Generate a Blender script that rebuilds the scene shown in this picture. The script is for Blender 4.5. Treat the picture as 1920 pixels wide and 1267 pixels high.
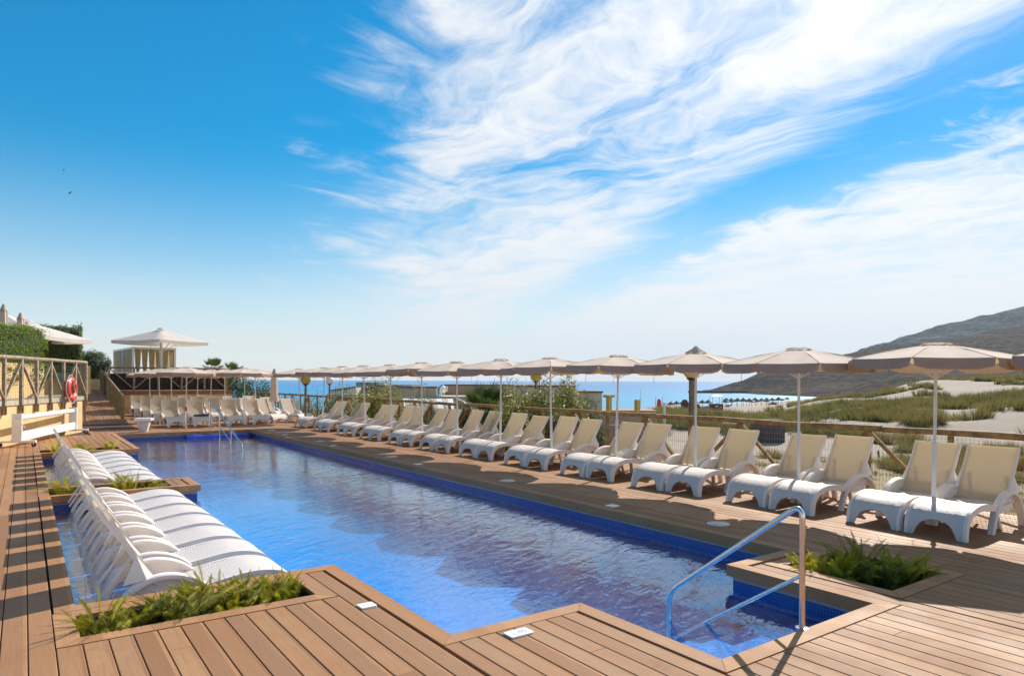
import bpy, bmesh, math, random
from mathutils import Vector, Matrix, noise as mnoise
R = math.radians
random.seed(7)
scene = bpy.context.scene
for _o in list(bpy.data.objects):
    bpy.data.objects.remove(_o)
COL = scene.collection

# ------------------------------------------------------------------ camera
CAM_H = 1.72
cam_data = bpy.data.cameras.new('camera')
cam = bpy.data.objects.new('camera', cam_data)
COL.objects.link(cam)
cam.location = (0, 0, CAM_H)
cam.rotation_mode = 'YXZ'
cam.rotation_euler = (R(90), 0, R(-35.56))
cam.rotation_mode = 'QUATERNION'
cam.rotation_quaternion = (Matrix.Rotation(R(-35.56), 4, 'Z') @ Matrix.Rotation(R(90), 4, 'X') @ Matrix.Rotation(0.00375, 4, 'Z')).to_quaternion()
cam_data.sensor_width = 36.0
cam_data.lens = 24.0
cam_data.shift_y = (713.7 - 633.5) / 1920.0
cam_data.clip_start = 0.05
cam_data.clip_end = 60000
scene.camera = cam

# ------------------------------------------------------------------ sun and sky
SUN_EL, SUN_BEARING = 37.0, 67.7          # bearing clockwise from +Y
sun_dir = Vector((math.sin(R(SUN_BEARING)) * math.cos(R(SUN_EL)), math.cos(R(SUN_BEARING)) * math.cos(R(SUN_EL)), math.sin(R(SUN_EL))))
sl = bpy.data.lights.new('sun', 'SUN')
sl.energy = 4.7
sl.angle = R(0.5)
sl.color = (1.0, 0.93, 0.82)
sun = bpy.data.objects.new('sun', sl)
COL.objects.link(sun)
sun.rotation_euler = (-sun_dir).to_track_quat('-Z', 'Y').to_euler()
scene.view_settings.view_transform = 'Standard'
scene.view_settings.look = 'None'
scene.view_settings.exposure = 0.56
scene.view_settings.gamma = 1.0
scene.view_settings.use_curve_mapping = False
scene.cycles.use_denoising = True
scene.cycles.max_bounces = 10
scene.cycles.transparent_max_bounces = 12
scene.cycles.sample_clamp_indirect = 4.0
scene.cycles.caustics_reflective = True
scene.cycles.caustics_refractive = False
scene.cycles.volume_step_rate = 4.0


class NT:
    """Small helper to write node graphs as expressions."""
    def __init__(self, tree):
        self.t = tree
    def n(self, kind, **kw):
        nd = self.t.nodes.new(kind)
        for k, v in kw.items():
            setattr(nd, k, v)
        return nd
    def link(self, a, b):
        self.t.links.new(a, b)
    def put(self, sock, v):
        if hasattr(v, 'is_output'):
            self.t.links.new(v, sock)
        else:
            sock.default_value = v
    def m(self, op, a, b=0.0, c=None, clamp=False):
        nd = self.n('ShaderNodeMath', operation=op)
        nd.use_clamp = clamp
        self.put(nd.inputs[0], a)
        if op not in ('SQRT', 'ABSOLUTE', 'FLOOR', 'SINE', 'COSINE', 'EXPONENT', 'FRACT'):
            self.put(nd.inputs[1], b)
        if c is not None:
            self.put(nd.inputs[2], c)
        return nd.outputs[0]
    def vm(self, op, a, b=None, scale=None):
        nd = self.n('ShaderNodeVectorMath', operation=op)
        self.put(nd.inputs[0], a)
        if b is not None:
            self.put(nd.inputs[1], b)
        if scale is not None:
            self.put(nd.inputs['Scale'], scale)
        return nd.outputs['Value'] if op in ('DOT_PRODUCT', 'LENGTH', 'DISTANCE') else nd.outputs['Vector']
    def xyz(self, x, y, z):
        nd = self.n('ShaderNodeCombineXYZ')
        for i, v in enumerate((x, y, z)):
            self.put(nd.inputs[i], v)
        return nd.outputs[0]
    def sep(self, v):
        nd = self.n('ShaderNodeSeparateXYZ')
        self.link(v, nd.inputs[0])
        return nd.outputs[0], nd.outputs[1], nd.outputs[2]
    def noise(self, vec, scale, detail=4.0, rough=0.55, dist=0.0, out='Fac'):
        nd = self.n('ShaderNodeTexNoise')
        if vec is not None:
            self.link(vec, nd.inputs['Vector'])
        nd.inputs['Scale'].default_value = scale
        nd.inputs['Detail'].default_value = detail
        nd.inputs['Roughness'].default_value = rough
        nd.inputs['Distortion'].default_value = dist
        return nd.outputs[0] if out == 'Fac' else nd.outputs['Color']
    def ss(self, v, lo, hi, a=0.0, b=1.0):
        nd = self.n('ShaderNodeMapRange', interpolation_type='SMOOTHSTEP')
        self.put(nd.inputs[0], v)
        for i, q in enumerate((lo, hi, a, b)):
            self.put(nd.inputs[i + 1], q)
        return nd.outputs[0]
    def lin(self, v, lo, hi, a=0.0, b=1.0):
        nd = self.n('ShaderNodeMapRange')
        self.put(nd.inputs[0], v)
        for i, q in enumerate((lo, hi, a, b)):
            self.put(nd.inputs[i + 1], q)
        return nd.outputs[0]
    def mix(self, f, a, b, blend='MIX'):
        nd = self.n('ShaderNodeMix', data_type='RGBA', blend_type=blend)
        self.put(nd.inputs[0], f)
        for i, q in ((6, a), (7, b)):
            if isinstance(q, tuple) and len(q) == 3:
                q = q + (1,)
            self.put(nd.inputs[i], q)
        return nd.outputs[2]
    def ramp(self, f, stops):
        nd = self.n('ShaderNodeValToRGB')
        cr = nd.color_ramp
        while len(cr.elements) < len(stops):
            cr.elements.new(0.5)
        for e, (p, c) in zip(cr.elements, stops):
            e.position = p
            e.color = tuple(c) + (1,) if len(c) == 3 else c
        self.put(nd.inputs[0], f)
        return nd.outputs[0]


world = bpy.data.worlds.new('World')
scene.world = world
world.use_nodes = True
world.node_tree.nodes.clear()
W = NT(world.node_tree)
sky = W.n('ShaderNodeTexSky', sky_type='NISHITA')
sky.sun_disc = False
sky.sun_elevation = R(SUN_EL)
sky.sun_rotation = R(SUN_BEARING)
sky.altitude = 0
sky.air_density = 1.0
sky.dust_density = 0.25
sky.ozone_density = 2.2
tc = W.n('ShaderNodeTexCoord')
d = tc.outputs['Generated']
dx, dy, dz = W.sep(d)
zc = W.m('MAXIMUM', dz, 0.0)
hz = W.m('ADD', zc, 0.10)
px = W.m('DIVIDE', dx, hz)                # position on a flat cloud deck
py = W.m('DIVIDE', dy, hz)
# streaks run along the wind, a little off +Y
ang = R(4)
a_ = W.m('ADD', W.m('MULTIPLY', px, math.cos(ang)), W.m('MULTIPLY', py, math.sin(ang)))
b_ = W.m('SUBTRACT', W.m('MULTIPLY', py, math.cos(ang)), W.m('MULTIPLY', px, math.sin(ang)))
warp = W.noise(W.xyz(px, py, 3.1), 0.9, 4, 0.55, out='Color')
wx, wy, wz = W.sep(warp)
a2 = W.m('ADD', a_, W.m('MULTIPLY', W.m('SUBTRACT', wx, 0.5), 0.85))
b2 = W.m('ADD', b_, W.m('MULTIPLY', W.m('SUBTRACT', wy, 0.5), 0.9))
streak = W.noise(W.xyz(W.m('MULTIPLY', a2, 2.4), W.m('MULTIPLY', b2, 0.75), 1.7), 1.0, 10, 0.64, 0.8)
puff = W.noise(W.xyz(a2, W.m('MULTIPLY', b2, 0.7), 9.2), 3.8, 10, 0.66, 0.5)
big = W.noise(W.xyz(px, W.m('MULTIPLY', py, 0.55), 5.0), 0.75, 3, 0.5)
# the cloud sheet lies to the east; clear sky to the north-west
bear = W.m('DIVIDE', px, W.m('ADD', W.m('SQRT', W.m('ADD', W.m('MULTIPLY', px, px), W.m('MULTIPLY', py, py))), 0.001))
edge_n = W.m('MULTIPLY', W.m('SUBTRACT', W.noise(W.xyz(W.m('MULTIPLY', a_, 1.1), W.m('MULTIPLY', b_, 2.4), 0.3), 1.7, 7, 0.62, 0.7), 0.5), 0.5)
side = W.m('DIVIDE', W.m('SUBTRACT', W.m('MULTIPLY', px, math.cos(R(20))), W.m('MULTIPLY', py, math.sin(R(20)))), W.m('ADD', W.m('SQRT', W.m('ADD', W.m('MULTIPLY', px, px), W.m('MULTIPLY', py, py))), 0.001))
sheet = W.ss(W.m('ADD', side, edge_n), -0.01, 0.19)        # cirrus south-east of a line, added unseen overhead and behind to whiten skylight
# one clear lane through the sheet
lane_c = W.m('ADD', W.m('MULTIPLY', py, 0.33), 1.78)
lane_d = W.m('DIVIDE', W.m('SUBTRACT', W.m('ADD', px, W.m('MULTIPLY', W.m('SUBTRACT', puff, 0.5), 0.7)), lane_c), 0.25)
lane = W.m('EXPONENT', W.m('MULTIPLY', W.m('MULTIPLY', lane_d, lane_d), -1.0))
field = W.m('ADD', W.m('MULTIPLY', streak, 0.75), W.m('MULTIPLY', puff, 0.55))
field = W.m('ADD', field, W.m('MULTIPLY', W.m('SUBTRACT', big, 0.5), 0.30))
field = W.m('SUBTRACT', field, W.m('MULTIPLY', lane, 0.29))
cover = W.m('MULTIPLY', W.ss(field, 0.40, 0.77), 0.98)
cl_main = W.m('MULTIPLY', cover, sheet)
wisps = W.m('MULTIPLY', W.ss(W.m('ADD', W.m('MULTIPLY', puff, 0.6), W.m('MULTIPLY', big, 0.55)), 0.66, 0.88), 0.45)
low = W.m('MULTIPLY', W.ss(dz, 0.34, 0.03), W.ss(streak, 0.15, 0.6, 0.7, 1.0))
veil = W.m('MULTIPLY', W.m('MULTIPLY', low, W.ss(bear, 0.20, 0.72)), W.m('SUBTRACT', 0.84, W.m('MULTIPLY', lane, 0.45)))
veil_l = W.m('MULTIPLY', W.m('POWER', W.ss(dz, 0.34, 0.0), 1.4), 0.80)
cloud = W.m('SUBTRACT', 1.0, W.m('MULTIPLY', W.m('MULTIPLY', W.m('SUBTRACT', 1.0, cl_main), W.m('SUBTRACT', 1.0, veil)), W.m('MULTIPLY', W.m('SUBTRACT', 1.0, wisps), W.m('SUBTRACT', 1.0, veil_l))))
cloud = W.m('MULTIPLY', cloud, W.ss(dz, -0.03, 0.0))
hsv = W.n('ShaderNodeHueSaturation')
hsv.inputs['Hue'].default_value = 0.487
hsv.inputs['Saturation'].default_value = 1.95
hsv.inputs['Value'].default_value = 1.0
sr, sg, sb = W.sep(sky.outputs[0])
lum = W.m('MAXIMUM', W.m('MAXIMUM', sr, sg), sb)
comp = W.m('DIVIDE', 1.0, W.m('ADD', 1.0, W.m('MULTIPLY', lum, 0.055)))      # rolls off the aureole round the sun
W.link(W.vm('SCALE', sky.outputs[0], scale=comp), hsv.inputs['Color'])
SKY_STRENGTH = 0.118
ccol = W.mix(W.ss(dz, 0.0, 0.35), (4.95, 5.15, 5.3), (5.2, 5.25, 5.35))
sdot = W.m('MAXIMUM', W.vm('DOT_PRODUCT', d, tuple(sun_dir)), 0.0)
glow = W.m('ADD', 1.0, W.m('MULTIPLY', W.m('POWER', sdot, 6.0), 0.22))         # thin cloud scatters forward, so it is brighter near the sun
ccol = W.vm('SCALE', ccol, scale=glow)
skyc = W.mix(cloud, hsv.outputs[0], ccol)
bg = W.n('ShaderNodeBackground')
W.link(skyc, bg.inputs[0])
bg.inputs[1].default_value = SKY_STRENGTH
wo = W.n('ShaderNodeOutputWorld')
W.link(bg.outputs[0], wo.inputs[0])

# ------------------------------------------------------------------ helpers
def new_mat(name):
    m = bpy.data.materials.new(name)
    m.use_nodes = True
    t = NT(m.node_tree)
    b = m.node_tree.nodes['Principled BSDF']
    return m, t, b

MATS = {}
def plain(name, col, rough=0.5, metal=0.0, var=0.12, nscale=6.0, bump=0.0, spec=0.5, trans=0.0, tcol=None, coord='Object', bscale=None):
    """Base colour with soft procedural variation, optional relief and translucency."""
    m, t, b = new_mat(name)
    tcn = t.n('ShaderNodeTexCoord')
    v = tcn.outputs[coord]
    f = t.noise(v, nscale, 5, 0.6)
    lo = tuple(max(0, c * (1 - var)) for c in col)
    hi = tuple(min(1, c * (1 + var)) for c in col)
    c = t.mix(t.ss(f, 0.3, 0.7), lo, hi)
    t.link(c, b.inputs['Base Color'])
    b.inputs['Roughness'].default_value = rough
    b.inputs['Metallic'].default_value = metal
    b.inputs['Specular IOR Level'].default_value = spec
    if bump:
        bn = t.n('ShaderNodeBump')
        bn.inputs['Strength'].default_value = bump
        bn.inputs['Distance'].default_value = 0.01
        t.link(t.noise(v, bscale or nscale * 6, 4, 0.6), bn.inputs['Height'])
        t.link(bn.outputs[0], b.inputs['Normal'])
    if trans:
        tr = t.n('ShaderNodeBsdfTranslucent')
        tr.inputs[0].default_value = tuple(tcol or col) + (1,)
        mx = t.n('ShaderNodeMixShader')
        mx.inputs[0].default_value = trans
        t.link(b.outputs[0], mx.inputs[1])
        t.link(tr.outputs[0], mx.inputs[2])
        t.link(mx.outputs[0], m.node_tree.nodes['Material Output'].inputs[0])
    MATS[name] = m
    return m


class MB:
    """Collects boxes, tubes, sweeps and grids and links them as ONE mesh object."""
    def __init__(self):
        self.v, self.f = [], []
    def add(self, vs, fs):
        o = len(self.v)
        self.v += [tuple(p) for p in vs]
        self.f += [tuple(i + o for i in q) for q in fs]
        return self
    def box(self, x0, x1, y0, y1, z0, z1):
        return self.add([(x0, y0, z0), (x1, y0, z0), (x1, y1, z0), (x0, y1, z0), (x0, y0, z1), (x1, y0, z1), (x1, y1, z1), (x0, y1, z1)],
                        [(0, 3, 2, 1), (4, 5, 6, 7), (0, 1, 5, 4), (1, 2, 6, 5), (2, 3, 7, 6), (3, 0, 4, 7)])
    def obox(self, c, ax, ay, az):
        """Box from a centre and three half-axis vectors."""
        c, ax, ay, az = Vector(c), Vector(ax), Vector(ay), Vector(az)
        vs = [c + sx * ax + sy * ay + sz * az for sz in (-1, 1) for sx, sy in ((-1, -1), (1, -1), (1, 1), (-1, 1))]
        return self.add(vs, [(0, 3, 2, 1), (4, 5, 6, 7), (0, 1, 5, 4), (1, 2, 6, 5), (2, 3, 7, 6), (3, 0, 4, 7)])
    def bar(self, a, b, w, h, up=(0, 0, 1)):
        a, b, up = Vector(a), Vector(b), Vector(up)
        d = (b - a)
        s = d.cross(up)
        if s.length < 1e-6:
            s = d.cross(Vector((1, 0, 0)))
        s.normalize()
        u = s.cross(d).normalized()
        return self.obox((a + b) / 2, d / 2, s * w / 2, u * h / 2)
    def tube(self, pts, r, n=8, cap=True):
        pts = [Vector(p) for p in pts]
        rs = r if isinstance(r, (list, tuple)) else [r] * len(pts)
        rings = []
        prev = None
        for i, p in enumerate(pts):
            t = (pts[min(i + 1, len(pts) - 1)] - pts[max(i - 1, 0)]).normalized()
            if prev is None:
                x = t.orthogonal().normalized()
            else:
                x = (prev - t * prev.dot(t)).normalized()
            prev = x
            y = t.cross(x)
            rings.append([p + (x * math.cos(k * 2 * math.pi / n) + y * math.sin(k * 2 * math.pi / n)) * rs[i] for k in range(n)])
        vs = [q for ring in rings for q in ring]
        fs = []
        for i in range(len(pts) - 1):
            for k in range(n):
                fs.append((i * n + k, i * n + (k + 1) % n, (i + 1) * n + (k + 1) % n, (i + 1) * n + k))
        if cap:
            fs.append(tuple(reversed(range(n))))
            fs.append(tuple((len(pts) - 1) * n + k for k in range(n)))
        return self.add(vs, fs)
    def sweep(self, pts, nrm, w, h):
        """Rectangular section: w along +-Y, h along the given normals (towards minus)."""
        vs, fs = [], []
        for p, q in zip(pts, nrm):
            p, q = Vector(p), Vector(q)
            s = Vector((0, w / 2, 0))
            vs += [p - s, p + s, p + s - q * h, p - s - q * h]
        n = len(pts)
        for i in range(n - 1):
            for k in range(4):
                fs.append((i * 4 + k, i * 4 + (k + 1) % 4, i * 4 + 4 + (k + 1) % 4, i * 4 + 4 + k))
        fs += [(3, 2, 1, 0), tuple((n - 1) * 4 + k for k in range(4))]
        return self.add(vs, fs)
    def lathe(self, prof, n=16, c=(0, 0, 0)):
        vs, fs = [], []
        for r, z in prof:
            for k in range(n):
                a = 2 * math.pi * k / n
                vs.append((c[0] + r * math.cos(a), c[1] + r * math.sin(a), c[2] + z))
        for i in range(len(prof) - 1):
            for k in range(n):
                fs.append((i * n + k, i * n + (k + 1) % n, (i + 1) * n + (k + 1) % n, (i + 1) * n + k))
        fs.append(tuple(reversed(range(n))))
        fs.append(tuple((len(prof) - 1) * n + k for k in range(n)))
        return self.add(vs, fs)
    def prism(self, poly, z0, z1):
        n = len(poly)
        return self.add([(x, y, z0) for x, y in poly] + [(x, y, z1) for x, y in poly],
                        [tuple(reversed(range(n))), tuple(range(n, 2 * n))] + [(k, (k + 1) % n, n + (k + 1) % n, n + k) for k in range(n)])
    def mesh(self, name, smooth=False, recalc=True):
        me = bpy.data.meshes.new(name)
        me.from_pydata(self.v, [], self.f)
        if recalc:
            bm = bmesh.new(); bm.from_mesh(me)
            bmesh.ops.recalc_face_normals(bm, faces=bm.faces)
            bm.to_mesh(me); bm.free()
        if smooth:
            me.polygons.foreach_set('use_smooth', [True] * len(me.polygons))
            try:
                me.set_sharp_from_angle(angle=R(42))
            except Exception:
                pass
        me.update()
        return me
    def build(self, name, mat, parent=None, smooth=False, loc=None, recalc=True):
        return link(name, self.mesh(name, smooth, recalc), mat, parent, loc)


def link(name, me, mat, parent=None, loc=None):
    o = bpy.data.objects.new(name, me)
    if mat is not None and not me.materials:
        me.materials.append(mat)
    COL.objects.link(o)
    if parent is not None:
        o.parent = parent
    if loc is not None:
        o.location = loc
    return o

def tag(o, label, cat, group=None):
    o['label'] = label
    o['category'] = cat
    if group:
        o['group'] = group
    return o

def thing(name, label, cat, loc=(0, 0, 0), rz=0.0, group=None):
    o = bpy.data.objects.new(name, None)
    COL.objects.link(o)
    o.location = loc
    o.rotation_euler = (0, 0, rz)
    o.empty_display_size = 0.1
    return tag(o, label, cat, group)

def struct(o, kind='structure'):
    o['kind'] = kind
    return o

def dup(root, loc, rz, label, group=None):
    kids = {}
    for o in bpy.data.objects:
        if o.parent is not None:
            kids.setdefault(o.parent.name, []).append(o)
    def rec(o, par):
        c = o.copy()
        COL.objects.link(c)
        c.parent = par
        for ch in kids.get(o.name, []):
            rec(ch, c)
        return c
    r = rec(root, None)
    r.location = loc
    r.rotation_euler = (0, 0, rz)
    r['label'] = label
    if group:
        r['group'] = group
    return r

ORD = ['nearest', 'second', 'third', 'fourth', 'fifth', 'sixth', 'seventh', 'eighth', 'ninth', 'tenth', 'eleventh', 'twelfth', 'thirteenth']

TH = R(35.56)
def cw(u, depth, z=0.0):
    """World point at a bearing (given as a column of the 1920-wide frame) and a depth in metres."""
    xc = (u - 960) / 1280.0 * depth
    return Vector((xc * math.cos(TH) + depth * math.sin(TH), -xc * math.sin(TH) + depth * math.cos(TH), z))
def zat(u, v, depth):
    """Height that a row of the frame has at that depth."""
    return CAM_H - (v - 713.7 - (u - 960) * 0.00375) / 1280.0 * depth

# ------------------------------------------------------------------ materials
def deck_material(name, a, b_, c_, rough=0.5):
    m, t, b = new_mat(name)
    geo = t.n('ShaderNodeNewGeometry')
    x, y, z = t.sep(geo.outputs['Position'])
    oi = t.n('ShaderNodeObjectInfo')
    wn = t.n('ShaderNodeTexWhiteNoise', noise_dimensions='3D')
    t.link(t.xyz(t.m('FLOOR', t.m('DIVIDE', x, 0.145)), oi.outputs['Random'], t.m('FLOOR', t.m('DIVIDE', y, 40.0))), wn.inputs[0])
    rnd = wn.outputs[0]
    blot = t.noise(geo.outputs['Position'], 0.9, 6, 0.65)
    grain = t.noise(t.xyz(t.m('MULTIPLY', x, 90), t.m('MULTIPLY', y, 3.0), t.m('MULTIPLY', rnd, 7)), 1.0, 5, 0.7)
    speck = t.noise(geo.outputs['Position'], 160, 2, 0.7)
    c = t.mix(t.ss(rnd, 0.05, 0.95), tuple(q * 0.90 for q in a), tuple(q * 1.05 for q in b_))
    wn2 = t.n('ShaderNodeTexWhiteNoise', noise_dimensions='1D')
    t.link(t.m('MULTIPLY', rnd, 91.7), wn2.inputs['W'])
    c = t.mix(t.m('MULTIPLY', t.ss(wn2.outputs[0], 0.55, 1.0), 0.35), c, (0.26, 0.175, 0.115))
    c = t.mix(t.m('MULTIPLY', t.ss(blot, 0.35, 0.75), 0.55), c, c_)
    c = t.mix(t.m('MULTIPLY', t.ss(grain, 0.35, 0.75), 0.40), c, tuple(q * 0.62 for q in a))
    c = t.mix(t.m('MULTIPLY', t.ss(speck, 0.45, 0.75), 0.25), c, tuple(min(1, q * 1.35) for q in b_))
    stain = t.ss(t.noise(geo.outputs['Position'], 2.3, 7, 0.7, 0.8), 0.60, 0.72)
    c = t.mix(t.m('MULTIPLY', stain, 0.42), c, tuple(q * 0.55 for q in a))
    t.link(c, b.inputs['Base Color'])
    t.link(t.lin(blot, 0.3, 0.7, rough - 0.08, rough + 0.12), b.inputs['Roughness'])
    b.inputs['Specular IOR Level'].default_value = 0.22
    bn = t.n('ShaderNodeBump')
    bn.inputs['Strength'].default_value = 0.35
    bn.inputs['Distance'].default_value = 0.004
    t.link(grain, bn.inputs['Height'])
    t.link(bn.outputs[0], b.inputs['Normal'])
    MATS[name] = m
    return m

M_DECK = deck_material('composite_decking', (0.30, 0.145, 0.068), (0.38, 0.205, 0.100), (0.255, 0.118, 0.052), 0.64)
M_EDGE = deck_material('edge_board', (0.37, 0.185, 0.082), (0.42, 0.225, 0.108), (0.33, 0.155, 0.068), 0.64)
M_SUB = plain('under_deck', (0.045, 0.018, 0.010), 0.9)

def weave_material(name, col, trans, tcol, holes=0.45):
    m, t, b = new_mat(name)
    tcn = t.n('ShaderNodeTexCoord')
    x, y, z = t.sep(tcn.outputs['Object'])
    br = t.n('ShaderNodeTexBrick')
    t.link(t.xyz(t.m('ADD', t.m('MULTIPLY', y, 38), 0.0), t.m('MULTIPLY', t.m('ADD', t.m('MULTIPLY', x, 0.75), z), 60), 0.0), br.inputs['Vector'])
    br.inputs['Scale'].default_value = 1.0
    br.inputs['Mortar Size'].default_value = 0.15
    br.inputs['Mortar Smooth'].default_value = 0.6
    br.inputs['Brick Width'].default_value = 1.0
    br.inputs['Row Height'].default_value = 0.8
    br.inputs['Color1'].default_value = tuple(c for c in col) + (1,)
    br.inputs['Color2'].default_value = tuple(c * 0.94 for c in col) + (1,)
    br.inputs['Mortar'].default_value = tuple(c * (1 - holes) for c in col) + (1,)
    dirt = t.noise(tcn.outputs['Object'], 3.0, 5, 0.65)
    c = t.mix(t.m('MULTIPLY', t.ss(dirt, 0.5, 0.8), 0.25), br.outputs['Color'], tuple(q * f for q, f in zip(col, (0.80, 0.76, 0.68))))
    t.link(c, b.inputs['Base Color'])
    b.inputs['Roughness'].default_value = 0.42
    bn = t.n('ShaderNodeBump')
    bn.inputs['Strength'].default_value = 0.55
    bn.inputs['Distance'].default_value = 0.004
    t.link(t.m('SUBTRACT', 1.0, br.outputs['Fac']), bn.inputs['Height'])
    t.link(bn.outputs[0], b.inputs['Normal'])
    tr = t.n('ShaderNodeBsdfTranslucent')
    t.link(t.mix(br.outputs['Fac'], tcol, tuple(q * 0.75 for q in tcol)), tr.inputs[0])
    mx = t.n('ShaderNodeMixShader')
    mx.inputs[0].default_value = trans
    t.link(b.outputs[0], mx.inputs[1])
    t.link(tr.outputs[0], mx.inputs[2])
    t.link(mx.outputs[0], m.node_tree.nodes['Material Output'].inputs[0])
    MATS[name] = m
    return m

M_WEAVE = weave_material('white_resin_weave', (0.87, 0.78, 0.725), 0.06, (0.85, 0.78, 0.6), 0.42)
M_BACKW = weave_material('backrest_resin_weave', (0.85, 0.77, 0.67), 0.54, (0.97, 0.87, 0.66), 0.5)
M_RESIN = plain('white_resin', (0.87, 0.78, 0.725), 0.38, var=0.04, trans=0.08, tcol=(0.85, 0.75, 0.55))
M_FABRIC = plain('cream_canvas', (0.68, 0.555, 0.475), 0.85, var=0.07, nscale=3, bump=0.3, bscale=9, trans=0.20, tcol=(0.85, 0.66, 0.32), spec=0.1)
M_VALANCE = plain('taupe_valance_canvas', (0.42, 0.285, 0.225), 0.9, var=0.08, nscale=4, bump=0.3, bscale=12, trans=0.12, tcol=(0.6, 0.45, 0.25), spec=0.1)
M_VENT = plain('vent_canvas', (0.50, 0.39, 0.31), 0.9, var=0.2, nscale=8, trans=0.2, tcol=(0.6, 0.5, 0.3), spec=0.1)
M_POLE = plain('white_painted_pole', (0.74, 0.71, 0.68), 0.4, var=0.06)
M_STEEL = plain('polished_steel', (0.74, 0.69, 0.62), 0.16, 1.0, var=0.06, nscale=20)
M_WOOD = plain('weathered_fence_wood', (0.26, 0.165, 0.07), 0.8, var=0.4, nscale=9, bump=0.5)
M_WOODG = plain('greyed_fence_wood', (0.30, 0.22, 0.14), 0.8, var=0.35, nscale=9, bump=0.5)
M_WIRE = plain('galvanised_wire', (0.22, 0.20, 0.16), 0.5, 0.6)
M_SAND_STUCCO = plain('sand_coloured_render', (0.68, 0.45, 0.22), 0.9, var=0.10, nscale=2.0, bump=0.4, bscale=60)
M_WHITE = plain('white_enamel', (0.80, 0.80, 0.80), 0.3, var=0.05, nscale=5)
M_RED = plain('red_plastic', (0.62, 0.06, 0.03), 0.35, var=0.12)
M_DARK = plain('black_rubber', (0.02, 0.02, 0.02), 0.6)
M_SOIL = plain('planter_soil', (0.06, 0.035, 0.02), 1.0, var=0.5, nscale=25, bump=1.0)
M_CONC = plain('rough_concrete', (0.40, 0.34, 0.26), 0.9, var=0.25, nscale=7, bump=0.7)
# ------------------------------------------------------------------ pool
POOL = [(3.52, 2.68), (5.38, 2.68), (5.38, 4.05), (6.36, 4.05), (6.36, 24.6), (2.36, 24.6), (2.36, 19.15), (0.32, 19.15),
        (0.32, 13.1), (2.36, 13.1), (2.36, 12.05), (0.32, 12.05), (0.32, 6.15), (2.36, 6.15), (2.36, 4.0), (3.52, 4.0)]
POOL_RECTS = [(2.36, 6.36, 4.02, 24.6), (0.32, 2.40, 6.15, 12.05), (0.32, 2.40, 13.1, 19.15), (3.52, 5.38, 2.68, 4.06)]
WATER_Z = -0.20

def offset_poly(poly, dist):
    """Offset a counter-clockwise outline outwards (mitred)."""
    n = len(poly)
    out = []
    for i in range(n):
        p0, p1, p2 = (Vector(poly[(i + k) % n]) for k in (-1, 0, 1))
        d1, d2 = (p1 - p0).normalized(), (p2 - p1).normalized()
        n1, n2 = Vector((d1.y, -d1.x)), Vector((d2.y, -d2.x))
        bis = (n1 + n2)
        out.append(p1 + bis * (dist / max(1e-6, bis.dot(n1))))
    return out

def tile_material(name, floor, cols, grout):
    m, t, b = new_mat(name)
    geo = t.n('ShaderNodeNewGeometry')
    x, y, z = t.sep(geo.outputs['Position'])
    br = t.n('ShaderNodeTexBrick')
    br.offset = 0.0
    v = t.xyz(x, y, 0.0) if floor else t.xyz(t.m('ADD', x, y), z, 0.0)
    t.link(v, br.inputs['Vector'])
    br.inputs['Scale'].default_value = 1.0
    br.inputs['Mortar Size'].default_value = 0.0022
    br.inputs['Mortar Smooth'].default_value = 0.3
    br.inputs['Brick Width'].default_value = 0.028
    br.inputs['Row Height'].default_value = 0.028
    br.inputs['Color1'].default_value = cols[0] + (1,)
    br.inputs['Color2'].default_value = cols[1] + (1,)
    br.inputs['Mortar'].default_value = grout + (1,)
    big = t.noise(geo.outputs['Position'], 1.2, 4)
    c = t.mix(t.m('MULTIPLY', big, 0.5), br.outputs['Color'], cols[2])
    t.link(c, b.inputs['Base Color'])
    b.inputs['Roughness'].default_value = 0.15
    MATS[name] = m
    return m

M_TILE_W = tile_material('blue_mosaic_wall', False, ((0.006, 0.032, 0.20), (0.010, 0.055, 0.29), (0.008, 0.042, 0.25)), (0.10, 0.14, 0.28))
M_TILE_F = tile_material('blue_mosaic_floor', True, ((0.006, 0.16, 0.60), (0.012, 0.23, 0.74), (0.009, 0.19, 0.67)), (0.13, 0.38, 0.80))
M_TRIM = tile_material('tan_trim_tile', False, ((0.35, 0.27, 0.16), (0.42, 0.32, 0.2), (0.38, 0.3, 0.18)), (0.05, 0.06, 0.16))

wall_out = offset_poly(POOL, 0.045)
mb = MB()
n = len(wall_out)
basin = thing('swimming_pool', 'long blue mosaic swimming pool with stepped outline and seat alcoves', 'pool', (0, 0, 0))
mb.add([(p.x, p.y, -0.09) for p in wall_out] + [(p.x, p.y, -0.95) for p in wall_out], [(k, (k + 1) % n, n + (k + 1) % n, n + k) for k in range(n)])
mb.build('pool_wall', M_TILE_W, basin, recalc=False)
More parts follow.
